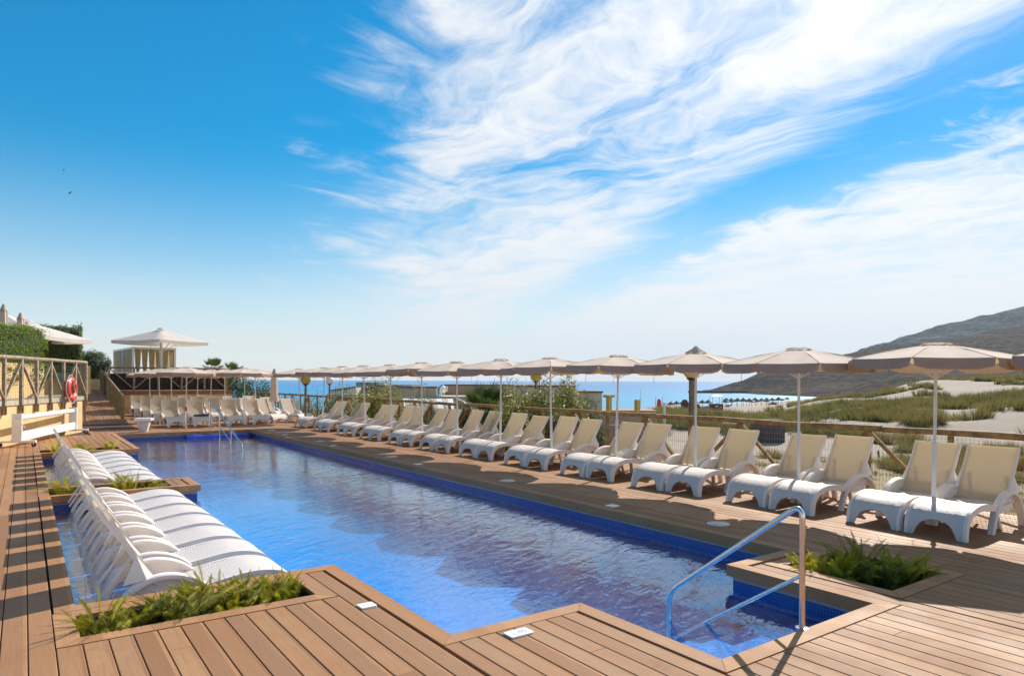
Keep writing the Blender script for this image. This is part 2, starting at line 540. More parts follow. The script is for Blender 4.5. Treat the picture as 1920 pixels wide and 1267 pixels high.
# one row of pale tiles just under the boards
trim_out = offset_poly(POOL, 0.042)
mb = MB()
mb.add([(p.x, p.y, -0.113) for p in trim_out] + [(p.x, p.y, -0.137) for p in trim_out], [(k, (k + 1) % n, n + (k + 1) % n, n + k) for k in range(n)])
mb.build('tile_trim', M_TRIM, basin, recalc=False)
mb = MB()
mb.add([(0.2, 2.5, -0.85), (6.5, 2.5, -0.85), (6.5, 24.8, -0.85), (0.2, 24.8, -0.85)], [(0, 1, 2, 3)])
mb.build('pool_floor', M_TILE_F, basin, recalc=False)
for (y0, y1) in ((6.05, 12.14), (13.0, 19.24)):
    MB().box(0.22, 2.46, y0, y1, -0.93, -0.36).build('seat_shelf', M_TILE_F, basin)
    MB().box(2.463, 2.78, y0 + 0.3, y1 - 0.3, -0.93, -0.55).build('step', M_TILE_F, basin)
for y0, y1, z in ((2.58, 3.0, -0.27), (3.003, 3.36, -0.36), (3.363, 3.72, -0.47), (3.723, 4.05, -0.60)):
    MB().box(3.44, 5.46, y0, y1, -0.93, z).build('step', M_TILE_F, basin)
for y0, y1, z in ((24.25, 24.68, -0.32), (23.9, 24.247, -0.46)):
    MB().box(4.0, 6.44, y0, y1, -0.93, z).build('step', M_TILE_F, basin)

def water_material():
    m, t, b = new_mat('pool_water')
    m.node_tree.nodes.remove(b)
    geo = t.n('ShaderNodeNewGeometry')
    x, y, z = t.sep(geo.outputs['Position'])
    # wind ripples drift across the pool
    c, s = math.cos(R(28)), math.sin(R(28))
    a = t.m('ADD', t.m('MULTIPLY', x, c), t.m('MULTIPLY', y, s))
    b2 = t.m('SUBTRACT', t.m('MULTIPLY', y, c), t.m('MULTIPLY', x, s))
    r1 = t.noise(t.xyz(t.m('MULTIPLY', a, 1.2), t.m('MULTIPLY', b2, 4.6), 0.0), 1.0, 3, 0.5, 0.6)
    r2 = t.noise(t.xyz(t.m('MULTIPLY', a, 5.0), t.m('MULTIPLY', b2, 10.0), 3.0), 1.0, 3, 0.55, 0.6)
    r3 = t.noise(t.xyz(t.m('MULTIPLY', a, 20.0), t.m('MULTIPLY', b2, 30.0), 7.0), 1.0, 2, 0.5)
    h = t.m('ADD', t.m('ADD', t.m('MULTIPLY', r1, 0.050), t.m('MULTIPLY', r2, 0.034)), t.m('MULTIPLY', r3, 0.0032))
    gust = t.ss(t.noise(t.xyz(x, t.m('MULTIPLY', y, 0.6), 5.0), 0.55, 3, 0.5), 0.3, 0.7, 0.45, 1.25)      # calmer and rougher patches
    h = t.m('MULTIPLY', h, gust)
    bn = t.n('ShaderNodeBump')
    bn.inputs['Strength'].default_value = 1.0
    bn.inputs['Distance'].default_value = 0.21
    t.link(h, bn.inputs['Height'])
    lw = t.n('ShaderNodeLayerWeight')
    lw.inputs['Blend'].default_value = 0.5
    t.link(bn.outputs[0], lw.inputs['Normal'])
    graze = lw.outputs['Facing']
    refl = t.m('ADD', 0.035, t.m('MULTIPLY', t.m('POWER', graze, 3.5), 0.94), clamp=True)     # Schlick, same from above and below
    gl = t.n('ShaderNodeBsdfGlossy')
    gl.inputs['Roughness'].default_value = 0.02
    gl.inputs['Color'].default_value = (0.94, 0.97, 1.0, 1)
    t.link(bn.outputs[0], gl.inputs['Normal'])
    tr = t.n('ShaderNodeBsdfTransparent')
    tr.inputs[0].default_value = (0.86, 0.98, 1.0, 1)
    mx = t.n('ShaderNodeMixShader')
    t.link(refl, mx.inputs[0])
    t.link(tr.outputs[0], mx.inputs[1])
    t.link(gl.outputs[0], mx.inputs[2])
    t.link(mx.outputs[0], m.node_tree.nodes['Material Output'].inputs[0])
    return m

water_out = offset_poly(POOL, 0.043)
me = bpy.data.meshes.new('pool_water')
me.from_pydata([(p.x, p.y, WATER_Z) for p in water_out], [], [tuple(range(n))])
bm = bmesh.new(); bm.from_mesh(me); bmesh.ops.triangulate(bm, faces=bm.faces); bm.to_mesh(me); bm.free()
struct(link('pool_water', me, water_material()))

# ------------------------------------------------------------------ timber deck
PLANTERS = [(0.31, 1.91, 5.37, 5.87), (5.83, 6.74, 2.75, 3.72), (0.31, 1.95, 12.20, 12.92), (0.31, 1.95, 19.42, 20.05)]
FRAMED = [True, True, False, False]
BW = 0.14
holes = [(a - BW, b + BW, c - BW, d + BW) for a, b, c, d in POOL_RECTS]
for (a, b, c, d), fr in zip(PLANTERS, FRAMED):
    e = BW if fr else 0.0
    holes.append((a - e, b + e, c - e, d + e))

planks = []           # (x0, x1, y0, y1)
def lay(xmin, xmax, ymin, ymax, seed):
    rng = random.Random(seed)
    k = 0
    x = xmin
    while x < xmax - 0.01:
        xs = [x + 0.0028]
        xe = min(x + 0.145, xmax) - 0.0028
        cuts = sorted({h[q] for h in holes for q in (0, 1) if xs[0] + 0.012 < h[q] < xe - 0.012 and h[3] > ymin and h[2] < ymax})
        cols, last = [], xs[0]
        for cc in cuts:
            cols.append((last, cc - 0.0035)); last = cc + 0.0035
        cols.append((last, xe))
        off = rng.uniform(0, 3.6)
        joints = []
        yy = ymin - off
        while yy < ymax:
            yy += 3.6
            joints.append(yy)
        if len(cols) > 1:                 # merge columns that are cut the same way
            pass
        for (c0, c1) in cols:
            if c1 - c0 < 0.02:
                continue
            mid = (c0 + c1) / 2
            iv = [(ymin, ymax)]
            for h in holes:
                if h[0] <= mid <= h[1]:
                    nv = []
                    for (p, q) in iv:
                        if h[3] <= p or h[2] >= q:
                            nv.append((p, q)); continue
                        if h[2] > p:
                            nv.append((p, h[2] - 0.004))
                        if h[3] < q:
                            nv.append((h[3] + 0.004, q))
                    iv = nv
            for (p, q) in iv:
                js = [p] + [j for j in joints if p + 0.25 < j < q - 0.25] + [q]
                for s, e in zip(js[:-1], js[1:]):
                    planks.append((c0, c1, s + 0.0012, e - 0.0012))
        x += 0.145
        k += 1

def plank_objects(parent, plist, mat, limit=300):
    def size(p):
        x0, x1, y0, y1 = p
        y0c, y1c = max(y0, 1.4), y1
        cx, cy = (x0 + x1) / 2, (y0c + y1c) / 2
        depth = cx * math.sin(TH) + cy * math.cos(TH)
        if depth < 1.5 or y1 < 1.0:
            return 0
        u = 960 + 1280 * (cx * math.cos(TH) - cy * math.sin(TH)) / depth
        if u < -250 or u > 2200:
            return 0
        return (x1 - x0) * (y1c - y0c) / depth ** 3
    plist = sorted(plist, key=size, reverse=True)
    rest = MB()
    for i, (x0, x1, y0, y1) in enumerate(plist):
        zt = random.uniform(-0.0016, 0.0)
        if i < limit and size((x0, x1, y0, y1)) > 0:
            cx, cy = (x0 + x1) / 2, (y0 + y1) / 2
            w, l = (x1 - x0) / 2, (y1 - y0) / 2
            b = 0.004
            m_ = MB()
            m_.add([(-w, -l, -0.026), (w, -l, -0.026), (w, l, -0.026), (-w, l, -0.026),
                    (-w, -l, -b), (w, -l, -b), (w, l, -b), (-w, l, -b),
                    (-w + b, -l + 0.001, 0), (w - b, -l + 0.001, 0), (w - b, l - 0.001, 0), (-w + b, l - 0.001, 0)],
                   [(0, 3, 2, 1), (0, 1, 5, 4), (1, 2, 6, 5), (2, 3, 7, 6), (3, 0, 4, 7), (4, 5, 9, 8), (5, 6, 10, 9), (6, 7, 11, 10), (7, 4, 8, 11), (8, 9, 10, 11)])
            m_.build('plank', mat, parent, loc=(cx, cy, zt), recalc=False)
        else:
            rest.box(x0, x1, y0, y1, -0.026, zt)
    if rest.v:
        struct(rest.build('planking', mat, parent, recalc=False), 'stuff')

def sub_base(name, rects):
    m_ = MB()
    for i, (x0, x1, y0, y1) in enumerate(rects):
        m_.box(x0, x1, y0, y1, -0.6, -0.032 - 0.0004 * i)
    return struct(m_.build(name, M_SUB))

# west and south deck
LEFT_RECTS = [(-6.0, 0.17, -3.0, 27.3), (0.17, 2.21, -3.0, 6.0), (2.21, 3.37, -3.0, 3.85), (3.37, 5.53, -3.0, 2.53), (0.17, 2.21, 19.3, 27.3)]
deck_left = sub_base('deck_left', [(-6.0, 0.25, -3.0, 27.3), (0.25, 2.29, 5.87, 6.08), (0.25, 0.31, -3.0, 5.88), (0.31, 2.29, -3.0, 5.37), (1.91, 2.29, 5.37, 5.87), (2.29, 3.45, -3.0, 3.93), (3.45, 5.45, -3.0, 2.61),
                                   (0.25, 2.29, 20.05, 27.3), (1.95, 2.29, 19.22, 20.05), (0.25, 0.31, 19.22, 20.05), (0.31, 1.95, 19.22, 19.42),
                                   (0.25, 0.31, 12.12, 13.03), (1.95, 2.29, 12.12, 13.03), (0.31, 1.95, 12.12, 12.20), (0.31, 1.95, 12.92, 13.03)])
planks = []
lay(-5.92 + 0.0, 0.17, -3.0, 27.0, 1)
lay(0.17, 2.21 + 0.145 * 8, -3.0, 6.01, 2)
lay(0.17, 2.21, 19.29, 24.74, 3)
lay(0.17, 2.21, 12.19, 12.96, 5)
left_planks = planks
planks = []
lay(2.21 + 0.145 * 8, 5.53, -3.0, 3.9, 4)
left_planks += planks
plank_objects(deck_left, left_planks, M_DECK)

deck_right = sub_base('deck_right', [(5.45, 5.83, -3.0, 3.98), (5.83, 6.74, -3.0, 2.75), (6.74, 10.5, -3.0, 39.5), (5.83, 6.74, 3.72, 3.98), (6.43, 6.74, 3.98, 24.6), (1.6, 6.74, 24.67, 39.5)])
planks = []
lay(5.53, 10.46, -3.0, 24.74, 6)
right_planks = planks
planks = []
lay(1.7, 10.46, 24.745, 39.5, 8)
right_planks += planks
plank_objects(deck_right, right_planks, M_DECK)

# edge boards along the water, mitred at the corners
inner, outer = [Vector(p) for p in POOL], offset_poly(POOL, BW - 0.004)
for i in range(n):
    j = (i + 1) % n
    a, b, c, d_ = inner[i], inner[j], outer[j], outer[i]
    dirv = (b - a).normalized() * 0.002
    L = (b - a).length
    parts = max(1, round(L / 4.2))
    par = deck_right if (a.x > 5.3 and b.x > 5.3) or a.y > 24.5 else deck_left
    for k in range(parts):
        t0, t1 = k / parts, (k + 1) / parts
        q = [a.lerp(b, t0), a.lerp(b, t1), d_.lerp(c, t1), d_.lerp(c, t0)]
        q = [q[0] + dirv, q[1] - dirv, q[2] - dirv, q[3] + dirv]
        MB().prism([(p.x, p.y) for p in reversed(q)], -0.098, 0.003).build('edge_board', M_EDGE, par)

for (x0, x1, y0, y1), fr, par in zip(PLANTERS, FRAMED, (deck_left, deck_right, deck_left, deck_left)):
    if fr:
        rc = [(x0, y0), (x1, y0), (x1, y1), (x0, y1)]
        oc = offset_poly(rc, BW - 0.004)
        for i in range(4):
            j = (i + 1) % 4
            a, b = Vector(rc[i]), Vector(rc[j])
            dv = (b - a).normalized() * 0.002
            q = [a + dv, b - dv, oc[j] - dv, oc[i] + dv]
            MB().prism([(p.x, p.y) for p in reversed(q)], -0.03, 0.003).build('edge_board', M_EDGE, par)
    lin_ = MB()
    lin_.box(x0 - 0.012, x1 + 0.012, y0 - 0.012, y1 + 0.012, -0.45, -0.11)
    so = lin_.build('planter_soil', M_SOIL, par)

# screw heads along the middle pier
mb = MB()
for k in range(12):
    mb.lathe([(0.006, 0.0), (0.006, 0.0015)], 6, (0.3 + k * 0.17, 12.12, 0.0033))
mb.build('screw_heads', M_DARK, deck_left)

# depth plates and round skimmer lids let into the deck
M_PLATE = plain('white_glazed_plate', (0.78, 0.78, 0.76), 0.35, var=0.03)
M_INK = plain('faded_blue_ink', (0.35, 0.42, 0.58), 0.6)
M_LID = plain('pale_plastic_lid', (0.60, 0.55, 0.47), 0.5, var=0.1, nscale=12)
def text_mesh(s, size):
    cu = bpy.data.curves.new('tmp', 'FONT')
    cu.body = s; cu.size = size; cu.align_x = 'CENTER'; cu.align_y = 'CENTER'; cu.extrude = 0.0004
    o = bpy.data.objects.new('tmp', cu)
    COL.objects.link(o)
    dg = bpy.context.evaluated_depsgraph_get()
    me_ = bpy.data.meshes.new_from_object(o.evaluated_get(dg))
    bpy.data.objects.remove(o)
    bpy.data.curves.remove(cu)
    me_.name = 'lettering'
    me_.materials.clear()
    return me_
def plate(x, y, label, txt=None, sx=0.13, sy=0.075):
    p = thing('depth_plate', label, 'marker plate', (x, y, 0.0), 0, 'white marker plates let into the deck')
    pm = MB()
    b = 0.008
    pm.prism([(-sx + b, -sy), (sx - b, -sy), (sx, -sy + b), (sx, sy - b), (sx - b, sy), (-sx + b, sy), (-sx, sy - b), (-sx, -sy + b)], 0.0005, 0.012)
    pm.build('plate', M_PLATE, p)
    if txt:
        o = link('lettering', text_mesh(txt, 0.075), M_INK, p, (0, 0, 0.0128))
    return p
plate(2.745, 3.75, 'white depth plate reading 1.40 on the foreground deck', '1.40', 0.092, 0.055)
plate(2.13, 4.87, 'small white depth plate on foreground boards right of the fern bed', None, 0.062, 0.055)
for i, (x, y) in enumerate(((6.60, 6.84), (6.58, 12.5), (6.60, 17.27), (6.63, 21.5))):
    plate(x, y, '%s small white square plate on the deck edge along the far pool side' % ORD[i], None, 0.075, 0.075)
for i, (x, y) in enumerate(((6.82, 5.25), (6.76, 9.58), (6.73, 14.07), (6.78, 18.76), (6.84, 23.6))):
    l_ = thing('skimmer_lid', '%s round pale skimmer lid in the shaded deck beside the pool' % ORD[i], 'skimmer lid', (x, y, 0), 0, 'round skimmer lids along the pool')
    MB().lathe([(0.135, 0.0005), (0.135, 0.009), (0.125, 0.012)], 24).build('rim', M_LID, l_, True)
    MB().lathe([(0.108, 0.0125), (0.104, 0.016), (0.03, 0.017)], 24).build('cover', M_LID, l_, True)
# ------------------------------------------------------------------ sun loungers
PROF = [(0.00, 0.0), (0.006, 0.09), (0.030, 0.18), (0.075, 0.25), (0.145, 0.303), (0.24, 0.338), (0.36, 0.357), (0.48, 0.358), (0.62, 0.342), (0.78, 0.315), (0.95, 0.297), (1.10, 0.296), (1.24, 0.31)]
def resample(prof, k):
    pts = [Vector((p[0], 0, p[1])) for p in prof]
    # Catmull-Rom through the control points
    out = []
    for i in range(len(pts) - 1):
        p0, p1, p2, p3 = pts[max(i - 1, 0)], pts[i], pts[i + 1], pts[min(i + 2, len(pts) - 1)]
        for s in range(k):
            t = s / k
            out.append(0.5 * ((2 * p1) + (p2 - p0) * t + (2 * p0 - 5 * p1 + 4 * p2 - p3) * t * t + (3 * p1 - p0 - 3 * p2 + p3) * t ** 3))
    out.append(pts[-1])
    return out
def normals(pts):
    ns = []
    for i in range(len(pts)):
        t = (pts[min(i + 1, len(pts) - 1)] - pts[max(i - 1, 0)]).normalized()
        ns.append(Vector((-t.z, 0, t.x)))
    return ns

def seat_mesh():
    dense = resample(PROF, 12)
    ny, ns = 21, 34
    hw = 0.285
    bm = bmesh.new()
    rows = []
    for j in range(ny):
        y = -hw + 2 * hw * j / (ny - 1)
        zc_ = 0.185 * math.sqrt(max(0, 1 - (abs(y) / 0.215) ** 2.3)) if abs(y) < 0.215 else 0.0
        i0 = 0
        while dense[i0].z < zc_ and i0 < 60:
            i0 += 1
        row = []
        for s in range(ns):
            q = i0 + (len(dense) - 1 - i0) * s / (ns - 1)
            a = int(q); f = q - a
            p = dense[a].lerp(dense[min(a + 1, len(dense) - 1)], f)
            # seat dished a little across its width, with faint transverse ribs
            dish = 0.012 * (1 - (abs(y) / hw) ** 2) * min(1, max(0, (p.x - 0.1) / 0.2))
            rib = 0.0022 * math.sin(p.x * 150) * min(1, max(0, (p.x - 0.05) / 0.1))
            row.append(bm.verts.new((p.x, y, p.z - dish + rib)))
        rows.append(row)
    for j in range(ny - 1):
        for s in range(ns - 1):
            bm.faces.new((rows[j][s], rows[j][s + 1], rows[j + 1][s + 1], rows[j + 1][s]))
    bmesh.ops.recalc_face_normals(bm, faces=bm.faces)
    bmesh.ops.solidify(bm, geom=bm.faces[:], thickness=0.018)
    bmesh.ops.recalc_face_normals(bm, faces=bm.faces)
    me_ = bpy.data.meshes.new('seat')
    bm.to_mesh(me_); bm.free()
    me_.polygons.foreach_set('use_smooth', [True] * len(me_.polygons))
    me_.set_sharp_from_angle(angle=R(50))
    me_.materials.append(M_WEAVE)
    return me_

def arm_mesh(side):
    pts = resample([(0.66, 0.0), (0.70, 0.12), (0.77, 0.25), (0.88, 0.36), (1.02, 0.43), (1.17, 0.455), (1.31, 0.43), (1.43, 0.36), (1.52, 0.25), (1.575, 0.12), (1.60, 0.0)], 3)
    ns_ = normals(pts)
    m_ = MB()
    vs, fs = [], []
    N = len(pts)
    for i, (p, q) in enumerate(zip(pts, ns_)):
        s = i / (N - 1)
        w = 0.066 + 0.022 * math.sin(math.pi * s)
        h = 0.040 + 0.012 * abs(2 * s - 1)
        y = side * 0.302
        e = Vector((0, w / 2, 0))
        b = 0.010
        c = p + Vector((0, y, 0))
        vs += [c - e - q * b, c - e * 0.75, c + e * 0.75, c + e - q * b, c + e - q * h, c - e - q * h]
    for i in range(N - 1):
        for k in range(6):
            fs.append((i * 6 + k, i * 6 + (k + 1) % 6, i * 6 + 6 + (k + 1) % 6, i * 6 + 6 + k))
    fs += [tuple(range(5, -1, -1)), tuple((N - 1) * 6 + k for k in range(6))]
    m_.add(vs, fs)
    return m_

def lounger_proto(name, label, cat, group):
    t = thing(name, label, cat, group=group)
    link('seat', seat_mesh(), None, t)
    pts = resample(PROF, 3)
    ns_ = normals(pts)
    for sd in (-1, 1):
        m_ = MB()
        m_.sweep([p + Vector((0, sd * 0.3025, 0)) + q * 0.004 for p, q in zip(pts, ns_)], ns_, 0.036, 0.072)
        m_.build('side_rail', M_RESIN, t, True)
        arm_mesh(sd).build('arm', M_RESIN, t, True)
        ap = [q for q in resample([(0.66, 0.0), (0.70, 0.12), (0.77, 0.25), (0.88, 0.36), (1.02, 0.43), (1.17, 0.455), (1.31, 0.43), (1.43, 0.36)], 3) if q.z > 0.30]
        m_ = MB()                         # solid cheek between seat and arm
        K = len(ap)
        yc = sd * 0.272
        vs = [(q.x, yc, q.z - 0.02) for q in ap] + [(q.x, yc, 0.285) for q in ap] + [(q.x, yc + sd * 0.014, q.z - 0.02) for q in ap] + [(q.x, yc + sd * 0.014, 0.285) for q in ap]
        fs = []
        for k in range(K - 1):
            fs += [(k, k + 1, K + k + 1, K + k), (2 * K + k, 3 * K + k, 3 * K + k + 1, 2 * K + k + 1), (K + k, K + k + 1, 3 * K + k + 1, 3 * K + k)]
        m_.add(vs, fs)
        m_.build('cheek', M_RESIN, t, True)
        m_ = MB()                         # gusset that ties the backrest to the arm
        m_.add([(1.17, sd * 0.262, 0.33), (1.37, sd * 0.262, 0.63), (1.47, sd * 0.30, 0.405), (1.30, sd * 0.31, 0.43),
                (1.17, sd * 0.288, 0.33), (1.37, sd * 0.282, 0.63), (1.47, sd * 0.325, 0.405), (1.30, sd * 0.335, 0.43)],
               [(0, 1, 2, 3), (7, 6, 5, 4), (0, 4, 5, 1), (1, 5, 6, 2), (2, 6, 7, 3), (3, 7, 4, 0)])
        m_.build('back_bracket', M_RESIN, t)
        m_ = MB()
        m_.bar((1.40, sd * 0.20, 0.60), (1.60, sd * 0.20, 0.30), 0.03, 0.022)
        m_.build('back_strut', M_RESIN, t)
    MB().box(1.22, 1.27, -0.29, 0.29, 0.25, 0.29).build('crossbar', M_RESIN, t)
    for sd in (-1, 1):
        MB().bar((1.02, sd * 0.21, 0.27), (1.10, sd * 0.24, 0.0), 0.05, 0.03).build('leg', M_RESIN, t)
    # backrest panel with raised frame
    a, b = Vector((1.155, 0, 0.312)), Vector((1.565, 0, 0.935))
    d_ = (b - a); nrm = Vector((-d_.z, 0, d_.x)).normalized()
    m_ = MB()
    vs, fs = [], []
    K = 10
    for i in range(K + 1):
        s = i / K
        c = a + d_ * s - nrm * 0.035 * math.sin(math.pi * s) * 0.6
        w = 0.262 - 0.004 * s
        if s > 0.9:
            w -= 0.012
        for yy, th in ((-w, 0.0), (-w * 0.5, -0.008), (w * 0.5, -0.008), (w, 0.0)):
            vs.append(c + nrm * th + Vector((0, yy, 0)))
        for yy in (w, w * 0.5, -w * 0.5, -w):
            vs.append(c - nrm * 0.022 + Vector((0, yy, 0)))
    for i in range(K):
        for k in range(8):
            fs.append((i * 8 + k, i * 8 + (k + 1) % 8, i * 8 + 8 + (k + 1) % 8, i * 8 + 8 + k))
    fs += [tuple(range(7, -1, -1)), tuple(K * 8 + k for k in range(8))]
    m_.add(vs, fs)
    m_.build('backrest', M_BACKW, t, True)
    for sd in (-1, 1):
        m_ = MB()
        pp = [a + d_ * (i / 6) - nrm * (0.021 * math.sin(math.pi * i / 6)) + Vector((0, sd * 0.270, 0)) for i in range(7)]
        m_.sweep([p + nrm * 0.012 for p in pp], [nrm] * 7, 0.022, 0.046)
        m_.build('back_edge', M_RESIN, t, True)
    return t

# row by the fence: foot end towards the pool (-X), so local +X is world +X
PAIR_Y = [3.79, 5.53, 7.32, 9.15, 11.0, 12.85, 14.73, 16.6, 18.55, 20.45, 22.6, 24.7]
UMB_X = [9.05, 8.98, 8.92, 8.90, 8.88, 8.86, 8.86, 8.86, 8.88, 8.88, 8.95, 9.0]
LGRP = 'white loungers in pairs along the sea fence'
proto = None
def put_lounger(x, y, z, rz, label, group):
    global proto
    if proto is None:
        proto = lounger_proto('sun_lounger', label, 'sun lounger', group)
        proto.location = (x, y, z)
        proto.rotation_euler = (0, 0, rz)
        return proto
    o = dup(proto, (x, y, z), rz, label, group)
    tilt = _lr.uniform(-0.045, 0.05)             # backs are not all latched alike
    piv = Vector((1.155, 0, 0.312))
    rm = Matrix.Rotation(tilt, 3, 'Y')
    for c in o.children:
        if c.name.split('.')[0] in ('backrest', 'back_edge', 'back_strut'):
            c.rotation_euler = (0, tilt, 0)
            c.location = piv - rm @ piv
    return o
_lr = random.Random(88)
rng = random.Random(3)
for i, y in enumerate(PAIR_Y):
    for sd, w_ in ((-1, 'nearer'), (1, 'farther')):
        if i == 0:
            lab = 'white wicker lounger %s' % ('nearest the right edge, under the nearest row parasol' if sd < 0 else 'just left of the nearest parasol pole in the fence row')
        else:
            lab = 'white wicker lounger, %s of the pair under the %s parasol of the fence row' % (w_, ORD[i])
        put_lounger(8.20 + (0.06 if i < 2 else -0.04) + rng.uniform(-0.03, 0.03), y + sd * 0.345 + rng.uniform(-0.02, 0.02), 0.0, R(rng.uniform(-3.2, 3.2)), lab, LGRP)
# loungers standing in the shallow alcoves of the pool, feet towards +X
for i in range(7):
    put_lounger(2.13 + rng.uniform(-0.012, 0.012), 6.66 + 0.825 * i, -0.358, math.pi + R(rng.uniform(-0.8, 0.8)),
                '%s white lounger standing in the near water alcove, counted from the fern bed' % ORD[i], 'white loungers in the near alcove of the pool')
for i in range(7):
    put_lounger(2.13 + rng.uniform(-0.012, 0.012), 13.52 + 0.865 * i, -0.358, math.pi + R(rng.uniform(-0.8, 0.8)),
                '%s white lounger in the far water alcove, counted from the middle pier' % ORD[i], 'white loungers in the far alcove of the pool')
# block of loungers at the far end, feet towards the camera
COLX, ROWY = (4.95, 7.05, 9.1), (28.0, 31.0, 34.0, 37.0)
CNAME, RNAME = ('left', 'middle', 'right'), ('front', 'second', 'third', 'back')
for r_, y in enumerate(ROWY):
    for c_, x in enumerate(COLX):
        for sd, w_ in ((-1, 'left'), (1, 'right')):
            if c_ == 2 and r_ == 3:
                continue
            rz = R(90 + rng.uniform(-3, 3))
            xx, yy = x + sd * 0.44, y - 0.85
            if c_ == 2:
                rz = R(90 + 14)
                xx, yy = x - 0.25 + sd * 0.5, y - 0.55 - 0.1 * sd
            put_lounger(xx, yy, 0, rz, 'white lounger, %s of its pair, %s row, %s column of the far block' % (w_, RNAME[r_], CNAME[c_]), 'white loungers in the block at the far end')

# dark towel left on one seat
mb = MB()
vs, fs = [], []
for i in range(11):
    for j in range(6):
        x = -0.25 + i * 0.05; y = -0.09 + j * 0.036
        vs.append((x, y, 0.035 + 0.018 * math.sin(i * 1.3 + j) + 0.012 * math.cos(j * 2.1)))
for i in range(10):
    for j in range(5):
        fs.append((i * 6 + j, i * 6 + 6 + j, i * 6 + 7 + j, i * 6 + 1 + j))
mb.add(vs, fs)
M_TOWEL = plain('dark_towel', (0.06, 0.06, 0.09), 0.95, bump=0.6, var=0.3, nscale=20)
tw = mb.build('towel', M_TOWEL, None, True, (5.40, 27.55, 0.34))
sm = tw.modifiers.new('thick', 'SOLIDIFY'); sm.thickness = 0.03
tag(tw, 'dark crumpled towel lying on a front row lounger', 'towel')

# ------------------------------------------------------------------ parasols
RIM, RIM_Z, CROWN_Z = 1.03, 1.985, 2.17
def canopy_mesh(rim=RIM, rimz=RIM_Z, crown=CROWN_Z, sides=8, sub=4, inner=0.13):
    """Eight separate cloth gores that meet in seams over the ribs."""
    m_ = MB()
    rr = [inner, inner + 0.15, 0.45, 0.65, 0.85, rim]
    half = math.pi / sides
    for g in range(sides):
        vs, fs = [], []
        for r in rr:
            s = (r - inner) / (rim - inner)
            z = crown - (crown - rimz) * (s ** 1.25)
            for k in range(sub + 1):
                f = k / sub
                a = 2 * math.pi * (g + f) / sides
                rad = r * (math.cos(half) / math.cos((f - 0.5) * 2 * half))      # straight hems between ribs
                sag = (0.007 + 0.014 * math.sin(math.pi * s)) * min(1, s * 3) * math.sin(math.pi * f)
                vs.append((rad * math.cos(a), rad * math.sin(a), z - sag))
        for i in range(len(rr) - 1):
            for k in range(sub):
                q = i * (sub + 1) + k
                fs.append((q, q + 1, q + sub + 2, q + sub + 1))
        m_.add(vs, fs)
        a = 2 * math.pi * g / sides                                           # raised seam
        m_.bar((inner * math.cos(a), inner * math.sin(a), crown + 0.002), (0.55 * math.cos(a), 0.55 * math.sin(a), crown - (crown - rimz) * ((0.55 - inner) / (rim - inner)) ** 1.25 + 0.003), 0.012, 0.005)
        m_.bar((0.55 * math.cos(a), 0.55 * math.sin(a), crown - (crown - rimz) * ((0.55 - inner) / (rim - inner)) ** 1.25 + 0.003), (rim * math.cos(a), rim * math.sin(a), rimz + 0.003), 0.012, 0.005)
    return m_
